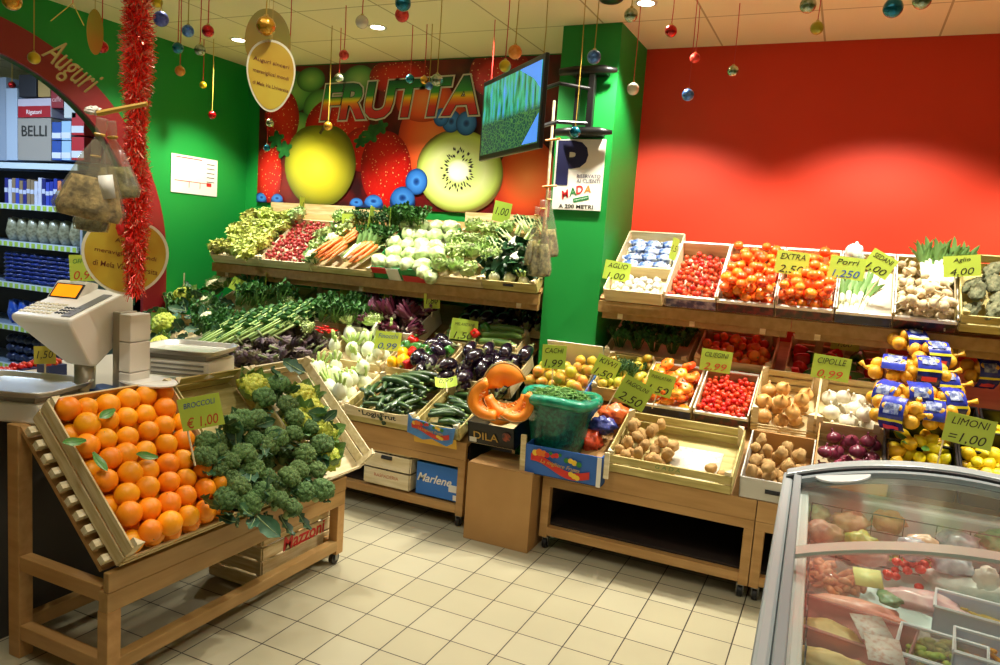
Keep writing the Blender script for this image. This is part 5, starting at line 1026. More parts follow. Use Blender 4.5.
BL=[(12,1,18,'gold','g','partly cut off at the top left corner'),(34,58,12,'yel','g','in front of the red arch at the far left'),(12,85,7,'red','g','small, before the cartons in the aisle'),(102,47,12,'red','r','left of the red tinsel, beside the golden oval'),(161,19,15,'dblue','g','just right of the top of the red tinsel'),(157,2,11,'yel','g','behind the top of the red tinsel'),
(188,31,12,'blue','g','right of the dark blue mesh one and left of the red one'),(208,31,12,'red','r','beside the first ceiling spotlight'),(178,48,11,'teal','r','over the edge of the green wall'),(200,50,11,'clr','r','hanging below the red one near the first spotlight'),(180,71,10,'org','r','lowest of the cluster left on the green wall'),(203,85,7,'yel','r','tiny, low against the green wall'),(212,115,8,'red','g','lowest on the green wall, above the notice'),
(266,26,19,'gold','g','large, above the golden hanging tag'),(283,57,9,'mred','r','at the upper right of the golden tag'),(289,67,11,'gold','r','touching the right edge of the golden tag'),(270,123,8,'clr','r','below the golden tag'),(267,148,7,'teal','r','lowest, in front of the left printed strawberries'),
(344,55,10,'mred','r','over the letter F of the mural'),(339,78,9,'clr','r','over the letter F beneath the red one'),(362,22,13,'pearl','r','next to the middle ceiling spotlight'),(403,3,16,'teal','r','at the top edge above the second T'),(402,15,14,'mred','r','just below the teal one at the top edge'),(328,126,9,'gold','g','on the stem of the printed apple'),
(410,79,9,'teal','r','over the first T of the mural'),(424,80,8,'gold','r','over the second T of the mural'),(429,86,8,'blue','g','between the golden and silvery ones over the second T'),(437,80,12,'clr','g','just left of the letter A of the mural'),(515,52,14,'org','g','above the top left of the screen'),(505,66,12,'yel','r','overlapping the screen top edge'),(543,65,11,'org','g','at the upper right corner of the screen'),(490,98,8,'red','r','before the left half of the screen'),
(594,57,14,'blue','g','in front of the top of the pillar'),(575,132,11,'teal','g','above the parking sign'),(631,15,14,'clr','g','near the spotlight by the pillar'),(633,89,12,'pearl','r','at the right edge of the pillar'),(671,31,12,'red','r','above the left end of the red wall'),(695,58,10,'mred','r','near the top left of the red wall'),(688,95,12,'blue','r','lowest over the red wall'),(733,71,11,'clr','r','over the red wall right of the blue one'),(808,5,16,'clr','g','at the top edge over the middle of the red wall'),(817,28,13,'oli','r','just under the ceiling grid over the red wall'),(893,8,19,'teal','g','big, at the top edge over the right of the red wall'),(922,0,18,'clr','g','cut off at the top edge at the right')]
capm=mat('bauble_cap','C8B060',.3,metal=1)
for px,py,d,c,sc_,wh in BL:
    D=44.6/d; r_=ray(px,py)
    if r_.z>0: D=min(D,(2.86-1.6)/r_.z)
    D=min(D,4.2/r_.y); p=CAM+r_*D; rad=d*D/FPX/2
    t=thing('bauble','%s bauble %s'%(CN[c],wh),'bauble',T(*p))
    part('ball',MB().ball(rad,nu=20,nv=12),BM[c],t,smooth=True); part('cap',MB().lathe([(rad*.25,rad*.95),(rad*.25,rad*1.15),(rad*.1,rad*1.2)],10),capm,t)
    part('string',MB().tube([(0,0,rad*1.15),(.003,0,(ZC-p.z)*.5),(0,0,ZC-p.z)],.0014+.0003*D,4),m_strr if sc_=='r' else m_strg,t)
# golden tags
m_tag=mat('golden_tag','CDB43C',.4,0,'BE9226',6,.5); m_tag2=mat('amber_tag','A87424',.35,0,'8E8A2A',5,.5); m_trim=mat('tag_border','E8E4C8',.4); m_brn=mat('tag_brown_print','6A2E14',.5)
def tag(px,py,D,w,h,label,lines,m,heart=False,border=True,yaw=0,up=True,pinch=0):
    p=atd(px,py,D); W=w*D/FPX/2; H_=h*D/FPX/2; v=CAM-p; az=math.atan2(v.y,v.x)+R(90+yaw)
    t=thing('hanging_tag',label,'decoration',T(*p)@RZ(az)@RX(R(90)))
    def outl(k): 
        o=[]
        for i in range(48):
            a=2*PI*i/48; q=1
            if heart: q=1-.16*max(0,math.sin(a))**14
            o.append((W*k*q*math.cos(a)*(1-pinch*math.sin(a)*-1*.0+pinch*math.sin(a)),H_*k*q*math.sin(a)))
        return o
    if border: part('border',MB().prism(outl(1.0),-.003,0),m_trim,t)
    part('face',MB().prism(outl(.93 if border else 1),0.0002,.0015),m,t)
    for i,s in enumerate(lines):
        me,K=fit(s,W*1.5,H_*.14,m_brn,.0003); part('lettering',me,None,t,M=T(0,H_*(.35-.32*i),.0022)@RZ(R(-8))@K)
    if up: part('string',MB().tube([(0,H_,0),(0,H_+ZC-p.z-H_,0)],.0012,4),m_strg,t)
    return t
tag(271,76,2.4,46,70,'golden mango shaped tag with brown lettering hanging left of the mural',['Auguri sinceri','meravigliosi mondi','di Mela Via Universita'],m_tag,pinch=.2)
tag(268,42,2.5,44,64,'blurred amber oval tag right behind the mango shaped tag',[],m_tag2,border=False)
tag(95,32,2.6,17,44,'narrow amber oval tag hanging over the aisle arch',[],m_tag2,border=False,yaw=30)
tag(126,256,2.75,78,78,'round yellow sign with a pale border behind the lower red tinsel',['Auguri','meravigliosi mondi','di Mela Via Universita'],m_tag,heart=True,up=False,pinch=.1)
m_script=mat('gold_script','9A8446',.35,metal=.3)
p=atd(70,62,2.5); t=thing('greeting_script','curly gold script letters hanging slanted across the red arch','decoration',T(*p)@RZ(R(18))@RX(R(90)))
part('letters',textmesh('Auguri',.075,m_script,0,.5,.002),m_script,t,M=T(.0,-.01,0)@RZ(R(-36))@S(1.0,1.7,1)); part('cord',MB().tube([(-.07,.13,0),(.01,.19,0),(.05,.12,0)],.0015,4),m_strg,t); part('cord',MB().tube([(.01,.19,0),(.01,.19+ZC-p.z-.19,0)],.0015,4),m_strr,t)
# dark ceiling speaker
t=thing('ceiling_speaker','black round ceiling fitting cut off by the top edge','speaker',T(*(atz(611,-4,ZC)))); part('housing',MB().lathe([(.05,-.03),(.065,-.02),(.07,0),(.05,0)],20),m_black,t,smooth=True)
# ---------------- tinsel column ----------------
tx,ty=-2.365,1.92
def tins(z0,z1,r0,r1,n,seed,cx=0,cy=0):
    r=random.Random(seed); mb=MB()
    for i in range(n):
        f=r.random(); z=z0+(z1-z0)*f; a=r.uniform(0,6.28); rr=(r0+(r1-r0)*f)*(1+.18*math.sin(f*19+seed))*r.uniform(.35,1.15)
        c_=Vector((math.cos(a)*.022,math.sin(a)*.022,z)); a2=a+r.uniform(-.7,.7); e=Vector((math.cos(a2)*rr,math.sin(a2)*rr,z+r.uniform(-.035,.035))); s=Vector((-math.sin(a),math.cos(a),r.uniform(-1,1))).normalized()*.0024
        mb.add([c_-s,c_+s,e+s*.6,e-s*.6],[(0,1,2,3)],None,r.random()>.74 and 1 or 0)
    return mb
m_tin=mat('red_tinsel','F0301E',.28,0,metal=.2); m_tin2=mat('tinsel_glint','FFB090',.12,metal=.6)  # second, paler strand colour paints in the tinsel's sparkle
t=thing('tinsel_garland','bushy red tinsel garland wrapped around the tall post by the scale','tinsel',T(tx,ty,1.33))
part('tinsel',tins(0,1.61,.044,.058,17000,4),[m_tin,m_tin2],t,'shiny red tinsel strands'); part('ribbon_bow',MB().ball(.02,(-.01,-.055,.24),(.9,.5,1.6),amp=.4).ball(.014,(.03,-.05,.19),amp=.3),m_red,t)
part('core',MB().tube([(0,0,0),(0,0,1.61)],.022,10),mat('tinsel_core','8E1414',.6),t)
# ---------------- counter and scales ----------------
t=thing('counter','low service counter behind the orange crate carrying the scales','counter',T(-3.05,2.2,0))
part('worktop',MB().box(-.36,.37,-1.25,.56,.86,.895),mat('counter_top','C8C0AC',.35),t,bev=.004); part('cabinet',MB().box(-.34,.33,-1.2,.53,0,.858),mat('counter_body','3E3A36',.6),t)
part('end_panel',MB().box(.10,.36,-.88,-.62,0,.858),m_stand,t)
v=Vector((ray(70,330).x,ray(70,330).y,0)).normalized(); rr_=Vector((v.y,-v.x,0))
def scalehead():
    K=atd(70,320,2.70); e1=(rr_*math.cos(R(42))-v*math.sin(R(42))); e2=(rr_*math.sin(R(42))+v*math.cos(R(42)))
    M=Matrix(((e1.x,e2.x,0,K.x),(e1.y,e2.y,0,K.y),(0,0,1,K.z),(0,0,0,1)))@S(1.03)
    m_sb=mat('scale_housing','E6E1D4',.35); t=thing('weighing_scale','white shop scale with an orange display and steel pan, nearest the camera','scale',M)
    prof=[(0,0),(0,-.022),(.07,-.135),(.10,-.180),(.13,-.185),(.22,-.125),(.30,-.06),(.325,.0),(.325,.055),(.30,.085),(.27,.085)]
    mb=MB(); mb.add([(-.25 if k==0 else 0,y,z) for k in (0,1) for y,z in prof],[tuple(range(len(prof)-1,-1,-1)),tuple(range(len(prof),2*len(prof)))]+[(i,(i+1)%len(prof),len(prof)+(i+1)%len(prof),len(prof)+i) for i in range(len(prof))])
    # taper the underside toward the column
    mb.v=[(x*(1-min(1,max(0,-z-.02)/.17)*.62),y,z) for x,y,z in mb.v]
    part('housing',mb,m_sb,t,bev=.008)
    sl=math.atan2(.085,.27); Mk=RX(sl)
    part('display_hood',MB().prism([(.165,.0),(.27,.0),(.285,.058),(.25,.066),(.22,.066)],-.255,-.125,M=Matrix(((0,0,1,0),(1,0,0,0),(0,1,0,.048),(0,0,0,1)))),m_sb,t,bev=.004)
    part('display',MB().box(-.240,-.132,.008,.064,.001,.003,M=T(0,.168,.0515)@RX(R(50))),mat('orange_display','F28A10',.3,emit=.95),t); part('display_bezel',MB().box(-.248,-.124,.002,.070,-.002,.0015,M=T(0,.168,.0515)@RX(R(50))),m_dark,t)
    kp=MB()
    for i in range(7):
        for j in range(4): kp.box(-.245+.020*i,-.232+.020*i,.03+.026*j,.045+.026*j,.0,.0022,M=Mk)
    part('keypad',kp,mat('keypad_cream','D8CDA8',.5),t)
    kp=MB()
    for i in range(5):
        for j in range(3): kp.box(-.10+.014*i,-.092+.014*i,.04+.024*j,.052+.024*j,.0,.003,M=Mk)
    part('number_keys',kp,m_dark,t); part('printer_cover',MB().box(-.055,-.018,.02,.24,.0,.003,M=Mk),mat('printer_grey','6E6E6E',.4),t)
    part('card_holder',MB().box(-.10,-.03,.29,.31,.06,.15),m_sb,t,bev=.003)
    part('column',MB().tube([(-.06,.14,-.15),(-.06,.14,-.42)],.036,16),mat('column_steel','B0AA98',.3,metal=.7),t,smooth=True)
    return t,M,m_sb
sh,SM,m_sb=scalehead()
def pan(px,py,D,w,d,label,yaw,base=True):
    p=atd(px,py,D); t=thing('scale_pan' if not base else 'platform_scale',label,'scale',T(*p)@RZ(yaw)); vs=[];fs=[]
    prof=[(0,.0),(.82,.0),(.9,.004),(.95,.018),(1.0,.021),(1.0,.017),(.95,.012),(.9,-.003),(0,-.004)]; n=40
    mb=MB()
    for q,z in prof:
        for j in range(n):
            a=2*PI*j/n; sx=math.copysign(abs(math.cos(a))**.35,math.cos(a)); sy=math.copysign(abs(math.sin(a))**.35,math.sin(a)); vs.append((w/2*max(q,.01)*sx,d/2*max(q,.01)*sy,z))
    for i in range(len(prof)-1):
        for j in range(n): fs.append((i*n+j,i*n+(j+1)%n,(i+1)*n+(j+1)%n,(i+1)*n+j))
    mb.add(vs,fs); part('pan',mb,m_steel,t,smooth=True)
    part('base_housing',MB().box(-w*.42,w*.42,-d*.4,d*.4,-.10,-.028),m_sb,t,bev=.008); part('pan_support',MB().box(-w*.36,w*.36,-d*.34,d*.34,-.028,-.005),mat('support_grey','8E8A80',.4),t)
    if base:
        kp=MB()
        for i in range(3): kp.box(-w*.3,w*.36,-d*.4-.002,-d*.4,-.09+.02*i,-.082+.02*i)
        part('vent_line',kp,mat('support_grey','8E8A80',.4),t)
    return t
cy_=math.atan2(RT.y,RT.x)
pan(16,386,2.75,.46,.33,'low steel pan of the nearest scale at the left edge',cy_-.12,False)
pan(190,350,3.30,.36,.30,'second scale with a steel pan and white base left of the artichokes',cy_-.12)
t=thing('scale_printer','stacked grey white printer column under the red tinsel between the scales','scale',T(*atd(131,352,2.95))@RZ(cy_-.3)@S(.88,.88,1))
for i,(z0,z1) in enumerate(((-.24,-.075),(-.072,.045),(.048,.155))): part('module',MB().box(-.01,.052,-.06,.06,z0,z1),m_sb,t,bev=.004)
part('post',MB().box(-.055,-.012,-.05,.05,-.24,.16),mat('column_steel','B0AA98',.3,metal=.7),t,bev=.004)
t=thing('cutting_board','pale oval board lying on the counter behind the orange crate','board',T(*atd(148,383,2.95))); part('board',MB().lathe([(.12,0),(.125,.006),(.12,.012)],30,M=S(1.05,.7,1)),mat('pale_board','DAD6CC',.4),t)
t=thing('paper_roll','white paper roll in a holder at the left edge behind the orange crate','paper roll',T(*atd(57,415,2.62))@RZ(.5)); part('roll',MB().tube([(-.05,0,0),(.05,0,0)],.028,20),m_white,t); part('roll_core',MB().tube([(.0495,0,0),(.052,0,0)],.009,12),m_dark,t)
obj('blue_tub',MB().box(-.08,.08,-.05,.05,-.05,.0).mesh('blue_tub',mat('blue_tub','24406E',.4)),T(*atd(105,388,2.9)),None,'dark blue box on the counter behind the oranges','box')
# ---------------- hanging plastic bags of dried food ----------------
def clearmat(name,tint,a):
    m=bpy.data.materials.new(name); m.use_nodes=True; N=m.node_tree.nodes; L=m.node_tree.links; N.remove(N['Principled BSDF']); o=N['Material Output']
    tr=N.new('ShaderNodeBsdfTransparent'); tr.inputs[0].default_value=hx(tint); gl=N.new('ShaderNodeBsdfGlossy'); gl.inputs['Roughness'].default_value=.12; gl.inputs[0].default_value=(1,1,1,1)
    df=N.new('ShaderNodeBsdfDiffuse'); df.inputs[0].default_value=hx(tint); a1=N.new('ShaderNodeMixShader'); a1.inputs[0].default_value=a; L.new(tr.outputs[0],a1.inputs[1]); L.new(df.outputs[0],a1.inputs[2])
    lw=N.new('ShaderNodeLayerWeight'); lw.inputs['Blend'].default_value=.5; pw=N.new('ShaderNodeMath'); pw.operation='POWER'; pw.inputs[1].default_value=4; L.new(lw.outputs['Facing'],pw.inputs[0]); fr=N.new('ShaderNodeMapRange'); fr.inputs[3].default_value=.03; fr.inputs[4].default_value=.42; L.new(pw.outputs[0],fr.inputs[0]); n=N.new('ShaderNodeTexNoise'); n.inputs['Scale'].default_value=30; b=N.new('ShaderNodeBump'); b.inputs['Strength'].default_value=.5 if a>.1 else 0; b.inputs['Distance'].default_value=.01; L.new(n.outputs['Fac'],b.inputs['Height']); L.new(b.outputs[0],gl.inputs['Normal']); L.new(b.outputs[0],lw.inputs['Normal'])
    mx=N.new('ShaderNodeMixShader'); L.new(fr.outputs[0],mx.inputs[0]); L.new(a1.outputs[0],mx.inputs[1]); L.new(gl.outputs[0],mx.inputs[2]); L.new(mx.outputs[0],o.inputs[0]); return m
m_cel=clearmat('cellophane','F0ECDC',.10); m_dry=mat('dried_slices','D6BE82',.7,0,'6E5E30',38,.5,1,90); m_dryg=mat('dried_herbs','A8A472',.8,0,'55563A',40,.5,1,90)
def bag(px,py,D,h,w,label,m,yaw=0,lean=0,group=None):
    p=atd(px,py,D); t=thing('hanging_bag',label,'bag',T(*p)@RZ(cy_+yaw)@RY(lean),group)
    prof=[(.012,0),(.008,-.03),(w*.30,-h*.3),(w*.62,-h*.65),(w*.78,-h*.88),(w*.7,-h*.98),(.002,-h)]
    def q(mb,k,d): mb.v=[(x*k*(1+.10*noise.noise(Vector((x*18,y*18,z*10+d)))),y*k*.5*(1+.3*noise.noise(Vector((x*16,y*16,z*8+d+3)))),z) for x,y,z in mb.v]; return mb
    pr=[(.012,.03)]+prof; fine=[]
    for i in range(len(pr)-1):
        for j in range(3): f=j/3; fine.append((pr[i][0]*(1-f)+pr[i+1][0]*f,pr[i][1]*(1-f)+pr[i+1][1]*f))
    fine.append(pr[-1])
    part('cellophane',q(MB().lathe([(a+.004,z) for a,z in fine],36,lobes=8,la=.07),1,px),m_cel,t,smooth=True)
    part('dried_contents',q(MB().lathe([(a,z) for a,z in fine if z<-h*.42]+[],36,lobes=8,la=.06),.96,px),m,t,smooth=True)
    part('tie',MB().tube([(.014*math.cos(a),.010*math.sin(a),-.02) for a in [2*PI*i/10 for i in range(11)]],.004,5),m_gold,t); return t
bag(101,128,2.25,.28,.125,'left cellophane bag of pale dried slices hanging by the tinsel',m_dry,.1,.14)
bag(112,131,2.32,.21,.09,'right cellophane bag with a white label hanging by the tinsel',m_dryg,-.1,-.10)
bag(96,150,2.36,.26,.07,'narrow cellophane bag hanging lowest behind the other two',m_dryg,0,.06)
obj('bag_label',MB().box(-.022,.022,-.002,.0,-.035,.035).mesh('bag_label',m_white),T(*atd(107,187,2.24))@RZ(cy_)@RY(-.15),None,'white blank tag stuck on the right cellophane bag','label')
t=thing('ribbon_rod','gold ribbon tied rod reaching from the bags across the tinsel','decoration',T(*atd(103,112,2.3))@RZ(cy_)); part('rod',MB().tube([(0,-.03,-.01),(.15,-.03,.03)],[.009,.007],8),m_gold,t); part('ribbon_end',MB().ball(.016,(-.02,-.02,0),(1.6,.6,.8),amp=.6,freq=4),m_white,t)
for i,(px,py,h,w,lab) in enumerate([(543,205,.42,.085,'front cellophane bag of dried herbs hanging at the pillar corner'),(549,196,.36,.075,'right cellophane bag of dried herbs hanging at the pillar corner'),(537,212,.32,.06,'left cellophane bag of dried herbs hanging at the pillar corner')]): bag(px,py,4.35-.03*(i==0),h,w,lab,m_dryg,.3*i,(-.02,-.08,.06)[i])
t=thing('bamboo_stick','long stick with orange ribbon holding the herb bags at the pillar','stick',T(*atd(549,170,4.4))); part('stick',MB().tube([(0,0,.40),(.0,0,-.32)],.008,7),m_pale,t)
for z in (.17,-.10): part('ribbon',MB().tube([(-.03,-.01,z),(.06,-.01,z+.01)],.006,6),mat('orange_ribbon','E8922A',.4),t)
part('ribbon',MB().box(-.006,.006,-.02,-.016,-.62,-.25),mat('orange_ribbon','E8922A',.4),t)
# ---------------- aisle shelving behind the arch ----------------
GY=4.1
t=thing('aisle_shelving','dark supermarket shelving seen through the red arch','shelving',T(-6.6,GY,0)); inv=T(6.6,-GY,0)
m_sh=mat('shelf_metal','8EA0B8',.4,metal=.3); m_strip=mat('price_strip','C8D8E4',.4); m_shd=mat('shelf_dark','1A1E26',.6)
part('back_panel',MB().box(-7.7,-5.72,GY+.45,GY+.47,0,2.7,M=inv),m_shd,t); part('end_upright',MB().box(-5.72,-5.69,GY+.02,GY+.47,0,1.5,M=inv),mat('upright_grey','9AA4B4',.5),t); part('kick_base',MB().box(-7.7,-5.72,GY+.05,GY+.45,0,.12,M=inv),m_shd,t)
SZ=[2.0,1.655,1.335,.975,.60,.25]
for z in SZ:
    s=part('shelf_board',MB().box(-7.7,-5.72,GY+.01,GY+.45,z-.03,z,M=inv),m_sh,t); part('price_strip',MB().box(-7.7,-5.72,GY-.005,GY+.01,z-.045,z+.004,M=inv),m_strip,s)
    if z<1.9:
        mb=MB(); 
        for k in range(14): x=-6.75+.075*k; mb.box(x,x+.045,GY-.007,GY-.0055,z-.042,z-.004,M=inv)
        part('price_ticket',mb,mat('price_ticket_green','A8CC50',.5),s)
def ybox(x0,x1,z0,z1,c,label,name='carton',lab=None,d=.25,cat='box',y=GY+.04,band=None,txt=None,group=None):
    t=thing(name,label,cat,T((x0+x1)/2,y,z0),group); w=(x1-x0)/2; h=z1-z0; mm_=mat('carton_'+c,c,.5)
    part('box_body',MB().box(-w,w,0,d,0,h),mm_,t,bev=.003)
    if band: part('printed_panel',MB().box(-w*.98,w*.98,-.002,0,h*band[1],h*band[2]),mat('panel_'+band[0],band[0],.4),t)
    if txt: me,K=fit(txt[0],w*1.5,h*txt[2],mat('txt_'+txt[1],txt[1],.5),.001); part('lettering',me,None,t,M=T(0,-.003,h*txt[3])@RX(R(90))@K)
    return t
def pbox(px0,px1,py0,py1,*a,**k):
    A_=aty(px0,py1,GY+.04); B2=aty(px1,py0,GY+.04); return ybox(A_.x,B2.x,max(2.003,A_.z) if py1>150 else A_.z,B2.z,*a,**k)
pbox(-12,6,77,160,'8E9CB0','tall grey carton at the far left of the top aisle shelf'); pbox(6,17,88,160,'A8B8CC','narrow pale carton next to the large brown carton in the aisle')
pbox(18,51,118,160,'9A948C','large grey brown carton on the top aisle shelf',txt=('BELLI','30302E',.25,.7)); pbox(18,51,98,117.5,'C0B8C8','red and white box lying on the large carton in the aisle',band=('A8202C',0,.6),txt=('Rigatoni','F0E0E0',.3,.25))
pbox(19,36,74,97,'22242E','dark box above the red and white box in the aisle'); pbox(38,50,76,97,'A88A50','tan carton high up beside the dark box in the aisle'); pbox(51,63,83,108,'8E1C28','dark red box high up under the arch in the aisle',txt=('caffe','D8A0A0',.2,.35)); pbox(64,76,97,118,'C8D0D0','white box high up near the arch edge in the aisle')
for i,(a,b,c,d_) in enumerate(((52,61,122,140),(52,61,141,160),(61.5,71,121,140),(61.5,71,141,160),(71.5,84,112,135),(71.5,84,137,160))):
    pbox(a,b,c,d_,('2A50A0','2A50A0','9CC0E0','9CC0E0','B8202C','B8202C')[i],['upper blue picture box in the stack at the right of the top aisle shelf','lower blue picture box in the stack at the right of the top aisle shelf','upper pale blue box beside the red boxes in the aisle','lower pale blue box beside the red boxes in the aisle','upper red box at the end of the top aisle shelf','lower red box at the end of the top aisle shelf'][i],band=('D8DCE8',.1,.4))
rs=random.Random(3); cs=['2438A0','3A4CB8','C8CCE0','2A2E80','E08A60','5A78C8','1E2870','8E7A60']
for i in range(20): x=-6.75+.05*i+.02; c=cs[rs.randrange(len(cs))]; ybox(x,x+.044,1.655,1.655+rs.uniform(.19,.24),c,'upright %s pack on the second aisle shelf from the top'%('blue' if c in cs[:2]+cs[3:4]+cs[5:7] else 'pale' ),'food_pack',cat='pack',band=('C8D0E8',.45,.62),group='packs on the second aisle shelf')
bgm=mat('bean_bag_plastic','A8A88C',.3,.1,'6E6A4E',40,.45,.5,40,coat=.4)
bgme=MB().ball(.075,(0,0,.10),(.85,.9,1.45),amp=.25,freq=3).mesh('bean_pack',bgm)
for i in range(8): obj('bean_pack',bgme,T(-6.72+.14*i,GY+.12,1.335),None,'plump transparent bag of dried beans on the third aisle shelf','bag','bags of beans on the third aisle shelf')
bm=mat('blue_pasta_bag','1E3280',.25,.25,'5A78C8',40,.35,.5,50,coat=.5); bme=MB().ball(.06,(0,0,0),(1.3,1.1,.36),amp=.4,freq=3).mesh('pasta_bag',bm)
for i in range(9):
    for j in range(7): obj('pasta_bag',bme,T(-6.72+.115*i+rs.uniform(-.01,.01),GY+.10,1.0+.036*j)@RZ(rs.uniform(-.2,.2)),None,'flat blue bag in the stacks on the fourth aisle shelf','bag','stacked blue bags in the aisle')
bme2=MB().ball(.075,(0,0,.11),(.85,.8,1.4),amp=.3,freq=3).mesh('blue_sack',mat('bright_blue_bag','1E50C0',.3,.15,'7AA8E8',30,.35,.4,40,coat=.4))
for i in range(8): obj('blue_sack',bme2,T(-6.72+.14*i,GY+.12,.60),None,'bright blue upright bag on the fifth aisle shelf','bag','blue upright bags in the aisle')
bme3=MB().ball(.05,(0,0,.05),(1.2,1,.8),amp=.4,freq=4).mesh('dark_pack',mat('dark_blue_pack','1A2444',.3,.3,'3A5A90',60,.3,.5,50))
for i in range(9):
    for j in range(3): obj('dark_pack',bme3,T(-6.72+.12*i,GY+.1,.25+.08*j),None,'dark blue pack low on the sixth aisle shelf','pack','dark packs low in the aisle')
# punnets of red berries low at the counter
for i,(px,py,D) in enumerate([(6,372,3.3),(22,368,3.35),(34,366,3.4),(52,364,3.2)]):
    p=atd(px,py,D); t=thing('punnet','dark blue punnet of small red fruit behind the left scale pan','punnet',T(*p),'punnets behind the left scale pan'); part('tray',MB().box(-.04,.04,-.04,.04,-.06,0),mat('punnet_blue','1E2A5A',.4),t)
    mb=MB(); 
    for k in range(16): mb.ball(.012,(rs.uniform(-.032,.032),rs.uniform(-.032,.032),rs.uniform(0,.014)),nu=8,nv=6)
    obj('red_fruit',mb.mesh('red_fruit',m_cher),T(*p),None,'small red fruit filling a punnet behind the left scale pan','fruit','red fruit in the punnets','stuff')
t=thing('side_table','dark side table behind the left scale pan','table',T(-3.75,2.3,0)); part('table_top',MB().box(-.3,.3,-.8,.6,.72,.75),m_dark,t); 
for x,y in ((-.27,-.77),(.27,-.77),(.27,.57),(-.27,.57)): part('leg',MB().box(x-.02,x+.02,y-.02,y+.02,0,.72),m_dark,t)
# ---------------- freezer ----------------
FX0,FX1,FYA,FYB=-.125,.925,.55,2.80; FC=(FX0+FX1)/2
def zt(x): return .862+.108*(1-((x-FC)/((FX1-FX0)/2))**2)
m_frz=mat('freezer_grey','9AA3A5',.35); m_frw=mat('freezer_white','E4E6E4',.35); m_frd=mat('freezer_edge_grey','7E888C',.4)
t=thing('chest_freezer','glass topped chest freezer with curved grey frame at the lower right','freezer',T(FX0,FYB,0)@RZ(R(1.8))@T(FC-FX0,1.6-FYB,0)); inv=T(-FC,-1.6,0)
e=.09; mb=MB()
mb.box(FX0+.02,FX0+e,FYA,FYB-.02,.05,.84,M=inv).box(FX1-e,FX1-.02,FYA,FYB-.02,.05,.84,M=inv).box(FX0+.02,FX1-.02,FYB-e-.02,FYB-.02,.05,.84,M=inv).box(FX0+.02,FX1-.02,FYA,FYA+.06,.05,.84,M=inv).box(FX0+.02,FX1-.02,FYA,FYB-.02,.05,.30,M=inv)
part('body',mb,m_frw,t,bev=.01)
part('side_rail',MB().box(FX0,FX0+.035,FYA,FYB,.80,.868,M=inv),m_frz,t,bev=.01); part('side_rail',MB().box(FX1-.035,FX1,FYA,FYB,.80,.868,M=inv),m_frz,t,bev=.01)
part('inner_rail',MB().box(FX0+.035,FX0+.06,FYA,FYB-.05,.82,.885,M=inv),m_frd,t,bev=.004); part('inner_rail',MB().box(FX1-.06,FX1-.035,FYA,FYB-.05,.82,.885,M=inv),m_frd,t,bev=.004)
def arcbeam(y0,y1,dz0,dz1,x0=FX0+.01,x1=FX1-.01,n=28):
    mb=MB(); vs=[]; fs=[]
    for i in range(n+1):
        x=x0+(x1-x0)*i/n; z=zt(x); vs+=[(x,y0,z+dz0),(x,y1,z+dz0),(x,y1,z+dz1),(x,y0,z+dz1)]
    for i in range(n):
        b=4*i; fs+=[(b,b+1,b+5,b+4),(b+1,b+2,b+6,b+5),(b+2,b+3,b+7,b+6),(b+3,b,b+4,b+7)]
    fs+=[(0,3,2,1),(4*n,4*n+1,4*n+2,4*n+3)]; return MB().add(vs,fs,inv)
part('end_frame',arcbeam(FYB-.075,FYB,-.055,.012),m_frz,t,bev=.006); part('end_trim',arcbeam(FYB-.088,FYB-.078,-.03,.006),m_dark,t)
part('end_wall',MB().add([(x,FYB-.05,z) for x in (FX0+.03,FX1-.03) for z in (.3,.85)]+[],[(0,1,3,2)],inv),m_frw,t)
def sheet(y0,y1,dz,n=28):
    vs=[]; xa_,xb_=FX0+.065,FX1-.065
    for i in range(n+1): x=xa_+(xb_-xa_)*i/n; vs+=[(x,y0,zt(x)+dz),(x,y1,zt(x)+dz)]
    return MB().add(vs,[(2*i,2*i+2,2*i+3,2*i+1) for i in range(n)],inv)
m_glass=clearmat('lid_glass','EEF6F2',.03)
FROT=RZ(R(1.8))
g=part('glass_lid',sheet(1.94,FYB-.09,-.012),m_glass,t,smooth=True); 
g2=part('glass_lid',sheet(.6,2.0,0),m_glass,t,smooth=True)
m_bar=mat('lid_bar','B8BEB4',.25,metal=.2); part('cross_bar',arcbeam(1.935,1.995,-.008,.004,FX0+.06,FX1-.06),m_bar,g2,M=None); part('end_bar',arcbeam(FYB-.125,FYB-.092,-.018,-.002,FX0+.06,FX1-.06),m_frd,g)
hm=MB(); pts=[(.085*math.cos(a),.085*math.sin(a)) for a in [PI*i/16 for i in range(17)]]; ph=atz(842,487,zt(.09)); hm.prism([(a,-b) for a,b in pts][::-1],0,.008,M=inv@T(ph.x,FYB-.125,zt(ph.x)-.012)@RY(-.22)); part('lid_handle',hm,mat('handle_grey','C8CCCC',.3),g,bev=.002)
